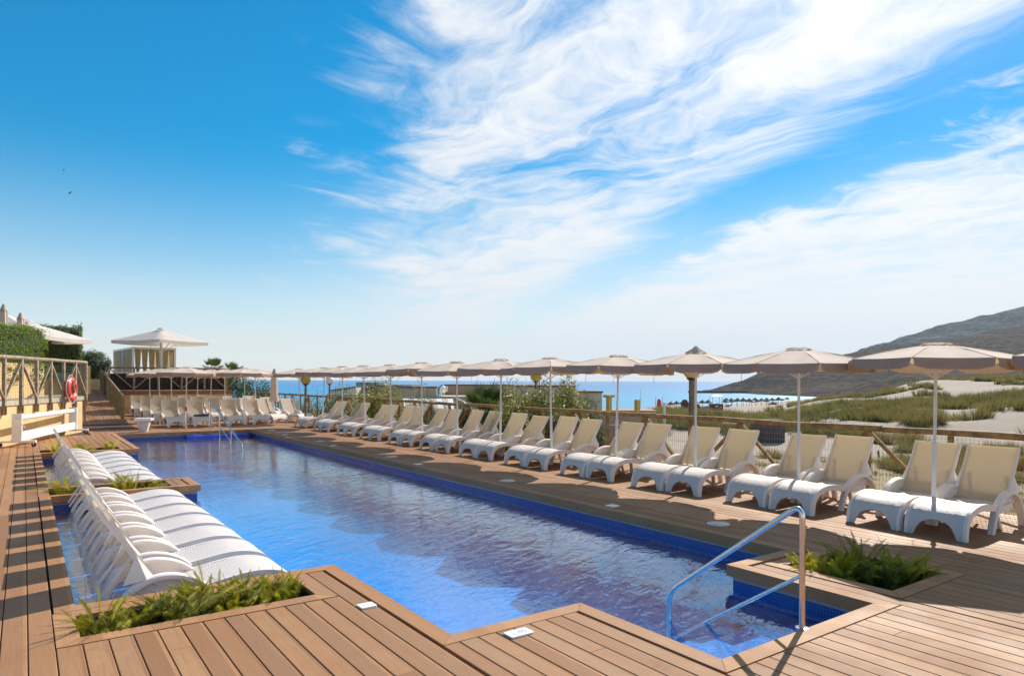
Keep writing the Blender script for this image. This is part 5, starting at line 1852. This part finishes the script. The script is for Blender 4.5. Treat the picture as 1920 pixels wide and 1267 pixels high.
while len(spots) < 3400 and tries < 110000:
    tries += 1
    u = rng.uniform(1150, 2250)
    dep = math.exp(rng.uniform(math.log(22), math.log(200)))
    p = cw(u, dep)
    if p.x < 12:
        continue
    dens = 1.25 * mnoise.noise(Vector((p.x * 0.075, p.y * 0.075, 11.0))) + 1.5 * mnoise.noise(Vector((p.x * 0.20, p.y * 0.20, 3.0)))
    # grassy dune belts that wander; the blow-out between them and the path stay bare
    mid = 66 - 12 * min(1, max(0, (u - 1620) / 120)) + 8 * math.sin(u / 70.0) + 5 * math.sin(u / 23.0)
    belt = 0.55 * math.exp(-((dep - mid) / 21) ** 2) + 0.42 * math.exp(-((dep - 150) / 38) ** 2)
    if u < 1480:
        belt = 0.75 * math.exp(-((dep - 66) / 14) ** 2) if u < 1300 else 0.45 * math.exp(-((dep - 74) / 20) ** 2)
    if 1310 < u < 1440 and 78 < dep < 260:
        continue
    if dens + belt < 0.36 + 0.15 * rng.random() + (0.20 if dep < 40 else 0) + (0.10 if 95 < dep < 130 else 0):
        continue
    z = ground(u, dep)
    h = rng.uniform(0.5, 1.35)
    sp = rng.uniform(0.25, 0.6)
    if dep < 40:
        h *= 0.6; sp *= 0.6
    dark = mnoise.noise(Vector((p.x * 0.05, p.y * 0.05, 31.0))) > 0.12
    (green if dark and rng.random() < 0.8 else spots).append((p.x, p.y, z, h, 64, sp))
grass_patch('dune_grass', 'tufts of olive marram grass growing over the dunes', spots, 5, M_DGRASS)
grass_patch('dune_scrub', 'darker green scrub tufts scattered among the dune grass', green, 6, M_DGREEN, 0.8)
low = []
for _ in range(2600):
    dep = rng.uniform(11.0, 33); u = rng.uniform(1180, 2250)
    p = cw(u, dep)
    if p.x < 10.7:
        continue
    if mnoise.noise(Vector((p.x * 0.35, p.y * 0.35, 21))) + 0.25 < rng.random() * 0.5:
        continue
    low.append((p.x, p.y, ground(u, dep), rng.uniform(0.06, 0.2), 34, rng.uniform(0.15, 0.45)))
grass_patch('dry_groundcover', 'low dry yellow ground cover on the sand just beyond the fence', low, 8, leaf_material('dry_cover', (0.10, 0.09, 0.025), (0.34, 0.27, 0.06), 0.2))

# ------------------------------------------------------------------ shrubs and palms beyond the fence
def feather_bush(label, base, rx, ry, h, n_, mat, seed, group=None, needle=0.11, vertical=0.55):
    """Tamarisk-like shrub: many fine upright sprays."""
    rng = random.Random(seed)
    t = thing('shrub', label, 'shrub', base, 0, group)
    m_, st = MB(), MB()
    for k in range(n_):
        a = rng.uniform(0, 6.28); r = math.sqrt(rng.random())
        ex, ey = rx * r * math.cos(a), ry * r * math.sin(a)
        hh = h * (1 - 0.45 * r * r) * rng.uniform(0.75, 1.12)
        b0 = Vector((ex * 0.25, ey * 0.25, 0)); tip = Vector((ex, ey, hh))
        mid = b0.lerp(tip, 0.5) + Vector((ex * 0.15, ey * 0.15, -0.05 * h))
        if k % 4 == 0:
            st.tube([b0, mid, tip], [0.02, 0.012, 0.003], 4, False)
        for q in range(44):
            s = 0.12 + 0.88 * (q / 43)
            p = b0.lerp(mid, s).lerp(mid.lerp(tip, s), s) + Vector((rng.gauss(0, 0.07 * rx), rng.gauss(0, 0.07 * ry), rng.gauss(0, 0.04 * h)))
            dirv = Vector((rng.gauss(0, 0.6), rng.gauss(0, 0.6), rng.uniform(0.2, 1.2) * vertical * 2)).normalized()
            w = dirv.orthogonal().normalized() * needle * 0.17
            m_.add([p - w, p + w, p + dirv * needle * rng.uniform(0.8, 1.8)], [(0, 1, 2)])
    leaf_cloud(rng, m_, (0, 0, h * 0.45), (rx * 0.78, ry * 0.78, h * 0.45), n_ * 9, needle * 1.1, 0.3)
    m_.build('foliage', mat, t, recalc=False)
    st.build('stem', M_BARK, t)
    return t
def on_ground(u, dep, dz=0.0):
    p = cw(u, dep)
    return (p.x, p.y, ground(u, dep) + dz)
SG = 'shrubs beyond the sea fence'
feather_bush('yellow-green feathery shrub behind the fence left of the beige building', on_ground(712, 25), 1.35, 1.2, zat(712, 722, 25) - ground(712, 25), 780, M_TAMAR, 1, SG)
feather_bush('green feathery shrub behind the fence between lamp post and beige block', on_ground(1010, 19.0), 1.25, 1.0, zat(1010, 724, 19) - ground(1010, 19), 840, M_TAMAR, 2, SG)
feather_bush('wispy tall shrub leaning right beside the beige block', on_ground(1062, 20.5), 0.75, 0.8, zat(1060, 716, 20.5) - ground(1060, 20.5), 390, M_TAMAR, 3, SG, 0.14)
feather_bush('dark shrub in front of the lower beige wall', on_ground(1098, 26), 0.85, 0.7, zat(1098, 748, 26) - ground(1098, 26), 390, M_SHRUB, 4, SG)
feather_bush('green shrub against the fence behind the far fence-row loungers', on_ground(640, 27.5), 1.0, 0.9, zat(640, 735, 27.5) - ground(640, 27.5), 450, M_SHRUB, 5, SG)
feather_bush('low green shrub under the blue hut behind the fence', on_ground(668, 30), 1.1, 0.9, zat(668, 738, 30) - ground(668, 30), 480, M_TAMAR, 6, SG)
feather_bush('green bushy shrub below the first globe lamp', on_ground(590, 34), 1.6, 1.2, zat(590, 748, 34) - ground(590, 34), 570, M_SHRUB, 7, SG)
feather_bush('green shrub mass at the far end behind the folded parasol', on_ground(545, 38), 2.0, 1.5, zat(545, 750, 38) - ground(545, 38), 570, M_SHRUB, 9, SG)
feather_bush('olive shrub between the palm and the beige building', on_ground(955, 22), 0.8, 0.8, zat(955, 728, 22) - ground(955, 22), 420, M_TAMAR, 10, SG)
feather_bush('bushy green shrub between two parasol poles in front of the beige roofs', on_ground(790, 26), 1.1, 0.9, zat(790, 742, 26) - ground(790, 26), 420, M_SHRUB, 21, SG)
feather_bush('olive shrub behind the sixth pair of fence-row loungers', on_ground(960, 17.5), 0.8, 0.7, zat(960, 752, 17.5) - ground(960, 17.5), 380, M_TAMAR, 22, SG)
bush('bush', 'dark rounded bush behind the far parasols below the palm fronds', (9.9, 43.5, 1.2), (1.5, 1.2, 1.25), 6500, 0.13, M_PALM, 71)
bush('bush', 'dark green bush right of the far parasols at the end of the terrace', (11.3, 42.0, 0.75), (1.2, 1.0, 1.05), 4500, 0.12, M_SHRUB, 72)

def fan_palm(label, base, heads, seed, fl=1.0, group=None):
    rng = random.Random(seed)
    t = thing('fan_palm', label, 'palm', base, 0, group)
    for (hx, hy, hz, nf) in heads:
        m_ = MB(); m_.tube([(hx * 0.3, hy * 0.3, -0.3), (hx * 0.7, hy * 0.7, hz * 0.5), (hx, hy, hz)], [0.16, 0.14, 0.11], 8)
        m_.build('trunk', M_BARK, t, True)
        m_ = MB()
        for k in range(nf):
            az = rng.uniform(0, 6.28); el = rng.uniform(-0.35, 1.35)
            d_ = Vector((math.cos(az) * math.cos(el), math.sin(az) * math.cos(el), math.sin(el)))
            st = Vector((hx, hy, hz)); hub = st + d_ * fl * rng.uniform(0.45, 0.6)
            m_.tube([st, hub], [0.012, 0.008], 4, False)
            side = d_.cross(Vector((0, 0, 1)))
            side = side.normalized() if side.length > 0.05 else Vector((1, 0, 0))
            upv = side.cross(d_)
            for q in range(15):
                an = (q / 14 - 0.5) * 2.5
                ld = (d_ * math.cos(an) + side * math.sin(an) + upv * 0.12).normalized()
                ln = fl * 0.55 * (1 - 0.25 * abs(an) / 1.25) * rng.uniform(0.9, 1.1)
                tip = hub + ld * ln - Vector((0, 0, 0.10 * ln))
                mid = hub + ld * ln * 0.55
                w = d_.cross(ld)
                w = ld.cross(upv).normalized() * 0.022 * fl
                m_.add([hub, mid - w, tip, mid + w], [(0, 1, 2, 3)])
        m_.build('fronds', M_PALM, t, recalc=False)
    return t
fan_palm('clustered fan palm with spiky fronds behind the fence left of the beige block', on_ground(915, 21.5), [(0, 0, 2.55, 30), (-0.9, 0.3, 1.9, 26), (0.7, -0.5, 1.7, 24), (-0.2, -0.8, 1.1, 16)], 11, 1.3)
fan_palm('dry-fronded fan palm low behind the fence left of the clustered palm', on_ground(865, 22.5), [(0, 0, 1.6, 24), (0.5, 0.4, 1.0, 18)], 12, 1.15)
fan_palm('dark fan palm rising behind the far parasols', (9.6, 45.5, 0.2), [(0, 0, 2.05, 24), (1.2, 0.2, 1.8, 22), (0.5, 0.9, 1.5, 18)], 13, 0.95)

# ------------------------------------------------------------------ globe lamps
M_GLOBE_Y = plain('yellowed_globe', (0.62, 0.46, 0.10), 0.2, var=0.08, trans=0.35, tcol=(0.75, 0.6, 0.15))
M_GLOBE_W = plain('white_globe', (0.75, 0.72, 0.74), 0.15, var=0.05, trans=0.3, tcol=(0.8, 0.8, 0.8))
M_LPOST = plain('lamp_post_timber', (0.24, 0.15, 0.09), 0.7, var=0.25, nscale=8)
for u, v, dep, r, pr, mt, lab in ((573, 712, 27.0, 0.195, 0.045, M_GLOBE_Y, 'yellowed globe lamp on a brown post near the folded parasol'),
                                  (618, 713.5, 35.0, 0.195, 0.05, M_GLOBE_W, 'white globe lamp on a dark post by the sea'),
                                  (1005, 705, 24.0, 0.2, 0.05, M_GLOBE_Y, 'yellowed globe lamp half hidden under the fifth parasol'),
                                  (1297, 694, 15.5, 0.2, 0.065, M_GLOBE_Y, 'yellowed globe lamp on a thick post behind the third parasol')):
    p = cw(u, dep); zc_ = zat(u, v, dep)
    g = ground(u, dep) - 0.2
    t = thing('globe_lamp', lab, 'lamp', (p.x, p.y, g), 0, 'globe lamps along the fence')
    m_ = MB()
    m_.lathe([(0.02, -r)] + [(r * math.sin(math.pi * k / 14), -r * math.cos(math.pi * k / 14)) for k in range(1, 14)] + [(0.02, r)], 24, (0, 0, zc_ - g))
    m_.build('globe', mt, t, True)
    MB().lathe([(r * 0.55, -r * 0.98), (r * 0.62, -r * 0.86), (pr * 1.3, -r * 1.12)][::-1], 16, (0, 0, zc_ - g)).build('collar', M_DARK, t, True)
    MB().tube([(0, 0, 0), (0, 0, zc_ - g - r * 1.05)], pr, 14).build('post', M_LPOST, t, True)

# ------------------------------------------------------------------ low beach buildings
M_BEIGE = plain('beige_stone_render', (0.58, 0.46, 0.31), 0.95, var=0.15, nscale=1.5, bump=0.5, bscale=30)
M_ROOFE = plain('roof_edge', (0.12, 0.09, 0.07), 0.8)
M_TAN = plain('pinkish_render', (0.46, 0.29, 0.20), 0.95, var=0.12, nscale=2)
M_TENT = plain('white_tent_canvas', (0.70, 0.69, 0.68), 0.7, var=0.05, nscale=2)
def block(par, name, u0, u1, v_top, dep, z_bot, thick, mat, cap=True):
    a, b = cw(u0, dep), cw(u1, dep)
    zt = zat((u0 + u1) / 2, v_top, dep)
    fwd = Vector((math.sin(TH), math.cos(TH), 0))
    m_ = MB()
    q = [a, b, b + fwd * thick, a + fwd * thick]
    m_.prism([(p.x, p.y) for p in q], z_bot, zt)
    o = m_.build(name, mat, par)
    if cap:
        m_ = MB()
        e = (b - a).normalized() * 0.06
        q = [a - e - fwd * 0.06, b + e - fwd * 0.06, b + e + fwd * (thick + 0.06), a - e + fwd * (thick + 0.06)]
        m_.prism([(p.x, p.y) for p in q], zt + 0.002, zt + 0.09)
        m_.build('roof_edge', M_ROOFE, o)
    return o
bb = thing('beach_building', 'stepped beige flat-roofed block right of the feathery shrubs', 'building', (0, 0, 0))
block(bb, 'wall', 965, 1078, 725, 40, -5, 6, M_BEIGE)
block(bb, 'lower_wall', 1079, 1129, 736, 40, -5, 5, M_BEIGE)
p = cw(984, 39.95); zz = zat(984, 733, 39.95)
MB().obox((p.x, p.y, zz), Vector((math.cos(TH), -math.sin(TH), 0)) * 0.10, Vector((math.sin(TH), math.cos(TH), 0)) * 0.03, (0, 0, 0.14)).build('vent', plain('blue_vent', (0.2, 0.3, 0.5), 0.4), bb)
b2 = thing('beach_building', 'long low beige building with flat roofs behind the fence', 'building', (0, 0, 0))
block(b2, 'wall', 742, 818, 727, 46, -5, 5, M_BEIGE)
block(b2, 'roof_house', 708, 770, 724, 50, -5, 4, M_TAN)
block(b2, 'flat_roof', 818, 962, 743, 45, -5, 4.5, M_BEIGE, False)
hs = block(b2, 'roof_house', 834, 962, 723, 49, -5, 3, M_TAN)
p = cw(824, 45.4); zz = zat(824, 735, 45.4)
m_ = MB(); m_.tube([(p.x, p.y, zz - 0.5), (p.x, p.y, zz + 0.1), (p.x + 0.25, p.y + 0.1, zz + 0.3), (p.x + 0.5, p.y + 0.2, zz + 0.1)], 0.2, 10)
m_.build('steel_duct', M_STEEL, b2, True)
p = cw(836, 48.9); zz = zat(836, 729, 48.9)
MB().obox((p.x, p.y, zz), Vector((math.cos(TH), -math.sin(TH), 0)) * 0.16, Vector((math.sin(TH), math.cos(TH), 0)) * 0.05, (0, 0, 0.22)).build('white_unit', M_WHITE, b2)
hut = thing('beach_hut', 'bright blue flat hut above the white gable roof', 'hut', (0, 0, 0))
M_HUT = plain('turquoise_panel', (0.02, 0.26, 0.42), 0.5, var=0.1)
block(hut, 'front_panel', 668, 682, 716.5, 52, -5, 3, M_HUT, False)
block(hut, 'side_panel', 682.3, 708, 717, 52.2, -5, 2.8, plain('slate_panel', (0.07, 0.12, 0.18), 0.6), False)
gb = thing('boat_shed', 'low white shed with a sloping dark edged roof left of the blue hut', 'shed', (0, 0, 0))
dpt = 50
a, b = cw(620, dpt), cw(667, dpt)
fwd = Vector((math.sin(TH), math.cos(TH), 0))
za_, zb_ = zat(620, 732, dpt), zat(667, 725, dpt); zl_ = zat(640, 737, dpt)
m_ = MB()
vs = [(a.x, a.y, zl_ - 3), (b.x, b.y, zl_ - 3), (b.x, b.y, zb_ - 0.08), (a.x, a.y, za_ - 0.08)]
m_.add(vs + [(x + fwd.x * 4, y + fwd.y * 4, z) for x, y, z in vs], [(0, 1, 2, 3), (7, 6, 5, 4), (0, 4, 5, 1), (1, 5, 6, 2), (2, 6, 7, 3), (3, 7, 4, 0)])
m_.build('wall', M_TENT, gb)
m_ = MB()
vs = [(a.x - 0.1, a.y, za_ - 0.05), (b.x, b.y, zb_ - 0.05), (b.x, b.y, zb_ + 0.05), (a.x - 0.1, a.y, za_ + 0.05)]
vs = [(x - fwd.x * 0.1, y - fwd.y * 0.1, z) for x, y, z in vs]
m_.add(vs + [(x + fwd.x * 4.2, y + fwd.y * 4.2, z) for x, y, z in vs], [(0, 1, 2, 3), (7, 6, 5, 4), (0, 4, 5, 1), (1, 5, 6, 2), (2, 6, 7, 3), (3, 7, 4, 0)])
m_.build('roof', plain('slate_blue_roof', (0.10, 0.13, 0.2), 0.6), gb)
p0 = cw(636, dpt - 1)
for z_, nm in ((zl_ - 0.15, 'terrace_roof'),):
    block(gb, nm, 612, 690, 738.5, dpt - 1.5, zat(640, 741.5, dpt - 1.5), 1.2, M_BEIGE, False)
# striped white awning tents
tn = thing('awning', 'white awning with grey stripes below the beige building', 'awning', (0, 0, 0))
dpt = 36
for k in range(9):
    ua, ub = 755 + k * 10.5, 755 + (k + 1) * 10.5 - 0.2
    t0, t1 = cw(ua, dpt + 2), cw(ub, dpt + 2)
    c0, c1 = cw(ua + 4, dpt), cw(ub + 4, dpt)
    zt_, zb2 = zat(800, 747, dpt + 2), zat(800, 768, dpt)
    m_ = MB(); m_.add([(t0.x, t0.y, zt_), (t1.x, t1.y, zt_), (c1.x, c1.y, zb2), (c0.x, c0.y, zb2), (c1.x, c1.y, zb2 - 0.25), (c0.x, c0.y, zb2 - 0.25)], [(0, 1, 2, 3), (3, 2, 4, 5)])
    m_.build('stripe', M_TENT if k % 2 == 0 else plain('grey_stripe', (0.45, 0.42, 0.42), 0.7), tn, recalc=False)
for u in (757, 848):
    p = cw(u, dpt + 0.1); MB().tube([(p.x, p.y, -5), (p.x, p.y, zb2)], 0.04, 8).build('pole', M_POLE, tn, True)
# timber boarded walkway box with yellow gate posts and barrier tape
bw = thing('boarded_platform', 'reddish boarded platform with barrier tape beyond the fence', 'platform', (0, 0, 0))
dpt = 40
for k in range(9):
    ua, ub = 1112 + k * 13.4, 1112 + (k + 1) * 13.4 - 0.6
    q0, q1 = cw(ua, dpt), cw(ub, dpt)
    m_ = MB(); m_.prism([(q0.x, q0.y), (q1.x, q1.y), (q1.x + fwd.x * 0.05, q1.y + fwd.y * 0.05), (q0.x + fwd.x * 0.05, q0.y + fwd.y * 0.05)], ground(ua, dpt) - 0.3, zat(ua, 771, dpt))
    m_.build('board', M_TAN, bw)
q0, q1 = cw(1110, dpt + 0.1), cw(1234, dpt + 0.1)
MB().prism([(q0.x, q0.y), (q1.x, q1.y), (q1.x + fwd.x * 3, q1.y + fwd.y * 3), (q0.x + fwd.x * 3, q0.y + fwd.y * 3)], zat(1150, 771, dpt) - 0.1, zat(1150, 769.5, dpt)).build('walkway', M_DECK, bw)
M_TAPE = plain('white_barrier_tape', (0.68, 0.66, 0.68), 0.5)
M_TAPEB = plain('blue_tape_bands', (0.06, 0.07, 0.35), 0.5)
for v, nm in ((777, 'tape'), (797, 'tape')):
    for k in range(14):
        ua, ub = 1086 + k * 11, 1086 + (k + 1) * 11
        q0, q1 = cw(ua, dpt - 1.2), cw(ub, dpt - 1.2)
        sag = lambda u: 0.04 * math.sin((u - 1086) / 154 * math.pi * 3)
        m_ = MB(); z0_, z1_ = zat(ua, v, dpt - 1.2) - sag(ua), zat(ub, v, dpt - 1.2) - sag(ub)
        m_.add([(q0.x, q0.y, z0_ - 0.03), (q1.x, q1.y, z1_ - 0.03), (q1.x, q1.y, z1_ + 0.03), (q0.x, q0.y, z0_ + 0.03)], [(0, 1, 2, 3)])
        m_.build('tape', M_TAPEB if k % 3 == 1 else M_TAPE, bw, recalc=False)
M_YEL = plain('yellow_painted_post', (0.62, 0.40, 0.08), 0.6, var=0.12)
for u, v0, lab, cap in ((1142, 745, 'yellow gate post with a wider cap at the boarded walkway', True), (1195, 749, 'plain yellow gate post at the boarded walkway', False)):
    p = cw(u, 33); t = thing('gate_post', lab, 'post', (p.x, p.y, 0), 0, 'yellow gate posts')
    zt_ = zat(u, v0, 33)
    MB().box(-0.10, 0.10, -0.10, 0.10, zat(u, 772, 33), zt_).build('post', M_YEL, t)
    if cap:
        MB().box(-0.2, 0.2, -0.2, 0.2, zt_ + 0.002, zt_ + 0.13).build('cap', M_YEL, t)

# ------------------------------------------------------------------ the beach below
M_THATCH = plain('thatch', (0.17, 0.12, 0.08), 1.0, var=0.4, nscale=4)
BG = 'thatched beach umbrellas along the shore'
def shade(label, u, dep, first=[None]):
    p = cw(u, dep); g = ground(u, dep)
    if first[0] is None:
        t = thing('beach_umbrella', label, 'beach umbrella', (p.x, p.y, g), 0, BG)
        MB().lathe([(1.1, 1.75), (1.08, 1.82), (0.5, 2.25), (0.10, 2.55), (0.04, 2.7)], 12).build('thatch', M_THATCH, t, True)
        MB().tube([(0, 0, -0.3), (0, 0, 2.4)], 0.06, 8).build('pole', M_LPOST, t, True)
        first[0] = t
        return t
    return dup(first[0], (p.x, p.y, g), 0, label, BG)
rng = random.Random(14)
for i, u in enumerate((1258, 1269, 1282, 1303, 1317, 1328, 1360)):
    shade('thatched beach umbrella, %s from the left in the group left of the kiosk' % (ORD[i] if i else 'first'), u, rng.uniform(165, 185))
for i in range(13):
    shade('thatched beach umbrella in the far row right of the kiosk, %s from the left' % (ORD[i] if i else 'first'), 1362 + i * 9.5, 225 + i * 3)
for i in range(9):
    shade('thatched beach umbrella in the nearer row right of the kiosk, %s from the left' % (ORD[i] if i else 'first'), 1372 + i * 11, 196 + i * 3)
M_BLUEB = plain('blue_sunbed', (0.03, 0.10, 0.42), 0.5)
rng = random.Random(15)
BB = 'blue beach loungers near the kiosk'
bedm = MB(); bedm.box(-0.9, 0.4, -0.32, 0.32, 0.25, 0.33); bedm.bar((0.4, 0, 0.29), (0.95, 0, 0.75), 0.64, 0.06, (0, 0, 1))
for sx in (-0.8, 0.7):
    for sy in (-0.28, 0.28):
        bedm.box(sx - 0.03, sx + 0.03, sy - 0.03, sy + 0.03, 0, 0.25)
bme = bedm.mesh('beach_lounger'); bme.materials.append(M_BLUEB)
k = 0
for (ua, ub, d0, d1, n_) in ((1314, 1334, 140, 168, 12), (1356, 1364, 150, 170, 4)):
    for _ in range(n_):
        u, dep = rng.uniform(ua, ub), rng.uniform(d0, d1)
        p = cw(u, dep)
        o = link('beach_lounger', bme, None, None, (p.x, p.y, ground(u, dep)))
        o.rotation_euler = (0, 0, rng.uniform(-0.6, 0.6) - 1.0); o.scale = (1.3, 1.3, 1.5)
        tag(o, 'blue beach lounger in the cluster %s of the brown kiosk' % ('left' if ua < 1340 else 'right'), 'beach lounger', BB + (' left' if ua < 1340 else ' right'))
        k += 1
M_KIOSK = plain('kiosk_boards', (0.09, 0.035, 0.025), 0.8, var=0.2)
kd = 132
p = cw(1346, kd); g = ground(1346, kd)
kz = zat(1346, 757, kd); kt = zat(1346, 743, kd)
ks = thing('lifeguard_kiosk', 'brown lifeguard kiosk with open white roofed deck on the beach', 'kiosk', (p.x, p.y, 0), -TH)
MB().box(-1.05, 1.05, 0, 2.2, g - 0.3, kz).build('cabin', M_KIOSK, ks)
MB().box(0.4, 0.8, -0.05, -0.01, kz - 0.75, kz - 0.35).build('red_sign', M_RED, ks)
MB().box(-0.5, 0.1, -0.05, -0.01, kz - 0.55, kz - 0.35).build('white_sign', M_WHITE, ks)
for x in (-0.95, 0.95):
    for y in (0.1, 2.1):
        MB().box(x - 0.05, x + 0.05, y - 0.05, y + 0.05, kz, kt).build('post', M_WHITE, ks)
m_ = MB(); m_.add([(-1.2, -0.1, kt), (1.2, -0.1, kt), (1.2, 2.3, kt), (-1.2, 2.3, kt), (-0.5, 0.8, kt + 0.35), (0.5, 0.8, kt + 0.35), (0.5, 1.4, kt + 0.35), (-0.5, 1.4, kt + 0.35)],
                  [(0, 3, 2, 1), (4, 5, 6, 7), (0, 1, 5, 4), (1, 2, 6, 5), (2, 3, 7, 6), (3, 0, 4, 7)])
m_.build('roof', plain('cream_roof', (0.72, 0.62, 0.42), 0.6), ks)
MB().box(-1.0, 1.0, 0.02, 0.06, kz + 0.4, kz + 0.46).build('guard_rail', M_WHITE, ks)
for u0, u1, dep, lab, nm in ((1277, 1291, 150, 'dark red beach hut roof left of the lamp post', 'low_hut'), (1305, 1313, 125, 'brown shed just right of the thick lamp post', 'low_hut')):
    a, b = cw(u0, dep), cw(u1, dep); g = ground((u0 + u1) / 2, dep)
    h_ = thing('beach_hut', lab, 'hut', ((a.x + b.x) / 2, (a.y + b.y) / 2, g), -TH)
    w_ = (b - a).length / 2
    MB().box(-w_ * 0.8, w_ * 0.8, -0.8, 0.8, -0.3, 1.6).build('walls', M_KIOSK, h_)
    m_ = MB(); m_.add([(-w_, -1, 1.5), (w_, -1, 1.5), (w_, 1, 1.5), (-w_, 1, 1.5), (-w_ * 0.5, 0, 2.5), (w_ * 0.5, 0, 2.5)], [(0, 3, 2, 1), (0, 1, 5, 4), (1, 2, 5), (2, 3, 4, 5), (3, 0, 4)])
    m_.build('roof', M_KIOSK, h_)
dep = 100; p = cw(1236, dep); g = zat(1236, 757, dep)
tt = thing('red_tarp', 'bright red covered boat on the dune crest', 'boat', (p.x, p.y, g), -TH)
m_ = MB(); m_.lathe([(0.32, -0.5), (0.34, 0.1), (0.28, 0.5), (0.15, 0.72), (0.03, 0.8)], 10); m_.build('cover', M_RED, tt, True)
for x in (-0.5, 0.45):
    MB().tube([(x, 0, -0.8), (x, 0, 1.0)], 0.03, 6).build('stake', M_LPOST, tt, True)
for u, v0, v1, dep, r_, lab in ((1201, 731, 762, 110, 0.04, 'thin pale flagpole on the dune crest'), (1246, 757, 800, 45, 0.08, 'white marker post right of the red boat')):
    p = cw(u, dep)
    m_ = MB(); m_.tube([(0, 0, zat(u, v1, dep) - 0.5), (0, 0, zat(u, v0, dep))], r_, 8)
    m_.lathe([(r_ * 1.5, 0), (r_ * 1.5, 0.1)], 8, (0, 0, zat(u, v0, dep)))
    tag(m_.build('marker_post', M_WHITE if r_ > 0.05 else M_STEEL, None, True, (p.x, p.y, 0)), lab, 'post')
# low dark rendered wall on the sand right of the fence V brace
dw = thing('ruined_wall', 'short dark concrete wall on the sand behind the fourth lounger pair', 'wall', (0, 0, 0))
block(dw, 'wall_body', 1416, 1472, 787, 42, -3.2, 0.8, plain('dark_concrete', (0.09, 0.07, 0.065), 0.9, var=0.2, nscale=3), False)
# little stakes of the sand trap fence
SGP = 'small sand-trap stakes on the pale dune'
rng = random.Random(77)
stk = MB(); stk.lathe([(0.035, -0.1), (0.05, 0.2), (0.02, 0.32)], 6)
stm = stk.mesh('sand_stake', True); stm.materials.append(M_BARK)
for k in range(16):
    u = 1590 + k * 21 + rng.uniform(-5, 5); dep = 30 + rng.uniform(-1, 1) + (k % 2) * 1.4
    p = cw(u, dep)
    o = link('sand_stake', stm, None, None, (p.x, p.y, ground(u, dep)))
    o.rotation_euler = (rng.uniform(-0.3, 0.3), rng.uniform(-0.3, 0.3), 0)
    tag(o, '%s small dark sand-trap stake from the left on the pale dune' % (['first'] + ORD[1:] + ['fourteenth', 'fifteenth', 'sixteenth'])[k], 'stake', SGP)

# ------------------------------------------------------------------ birds
M_BIRD = plain('dark_plumage', (0.02, 0.02, 0.03), 0.8)
def bird(label, u, v, dep, span, bank, foreshort=1.0):
    p = cw(u, dep)
    t = thing('bird', label, 'bird', (p.x, p.y, zat(u, v, dep)), -TH, 'birds in the sky')
    t.rotation_euler = (0, bank, -TH)
    MB().lathe([(0.01, -0.16), (0.05, -0.08), (0.06, 0.02), (0.045, 0.1), (0.01, 0.17)], 8).build('body', M_BIRD, t, True).rotation_euler = (R(80), 0, 0)
    for sd in (-1, 1):
        m_ = MB()
        xs = [(0, 0.07, 0.07), (0.3, 0.10, 0.05), (0.7, 0.02, -0.01), (1.0, -0.10, -0.12)]
        vs = []
        for f, yl, yt in xs:
            x = sd * f * span / 2 * foreshort
            vs += [(x, yl + 0.0, 0.06 * math.sin(f * 3)), (x, yl - 0.17 * (1.05 - f), 0.06 * math.sin(f * 3))]
        m_.add(vs, [(0, 1, 3, 2), (2, 3, 5, 4), (4, 5, 7, 6)])
        m_.build('wing', M_BIRD, t, True, recalc=False)
    return t
bird('dark bird gliding with banked wings in the blue sky on the left', 130, 362, 75, 0.75, R(-36))
bird('tiny dark bird seen end on above the gliding bird', 118, 319, 85, 0.42, R(-10), 0.35)

# ------------------------------------------------------------------ sea air
hzm = bpy.data.materials.new('sea_air')
hzm.use_nodes = True
hzm.node_tree.nodes.clear()
HN = NT(hzm.node_tree)
pvn = HN.n('ShaderNodeVolumePrincipled')
pvn.inputs['Color'].default_value = (0.62, 0.80, 1.0, 1)
pvn.inputs['Density'].default_value = 0.00012
pvn.inputs['Anisotropy'].default_value = 0.0
ho = HN.n('ShaderNodeOutputMaterial')
HN.link(pvn.outputs[0], ho.inputs['Volume'])
m_ = MB(); m_.box(-600, 2900, -350, 2600, SEA_Z - 1.0, 200)
hz_o = m_.build('haze', hzm)
hz_o['kind'] = 'stuff'
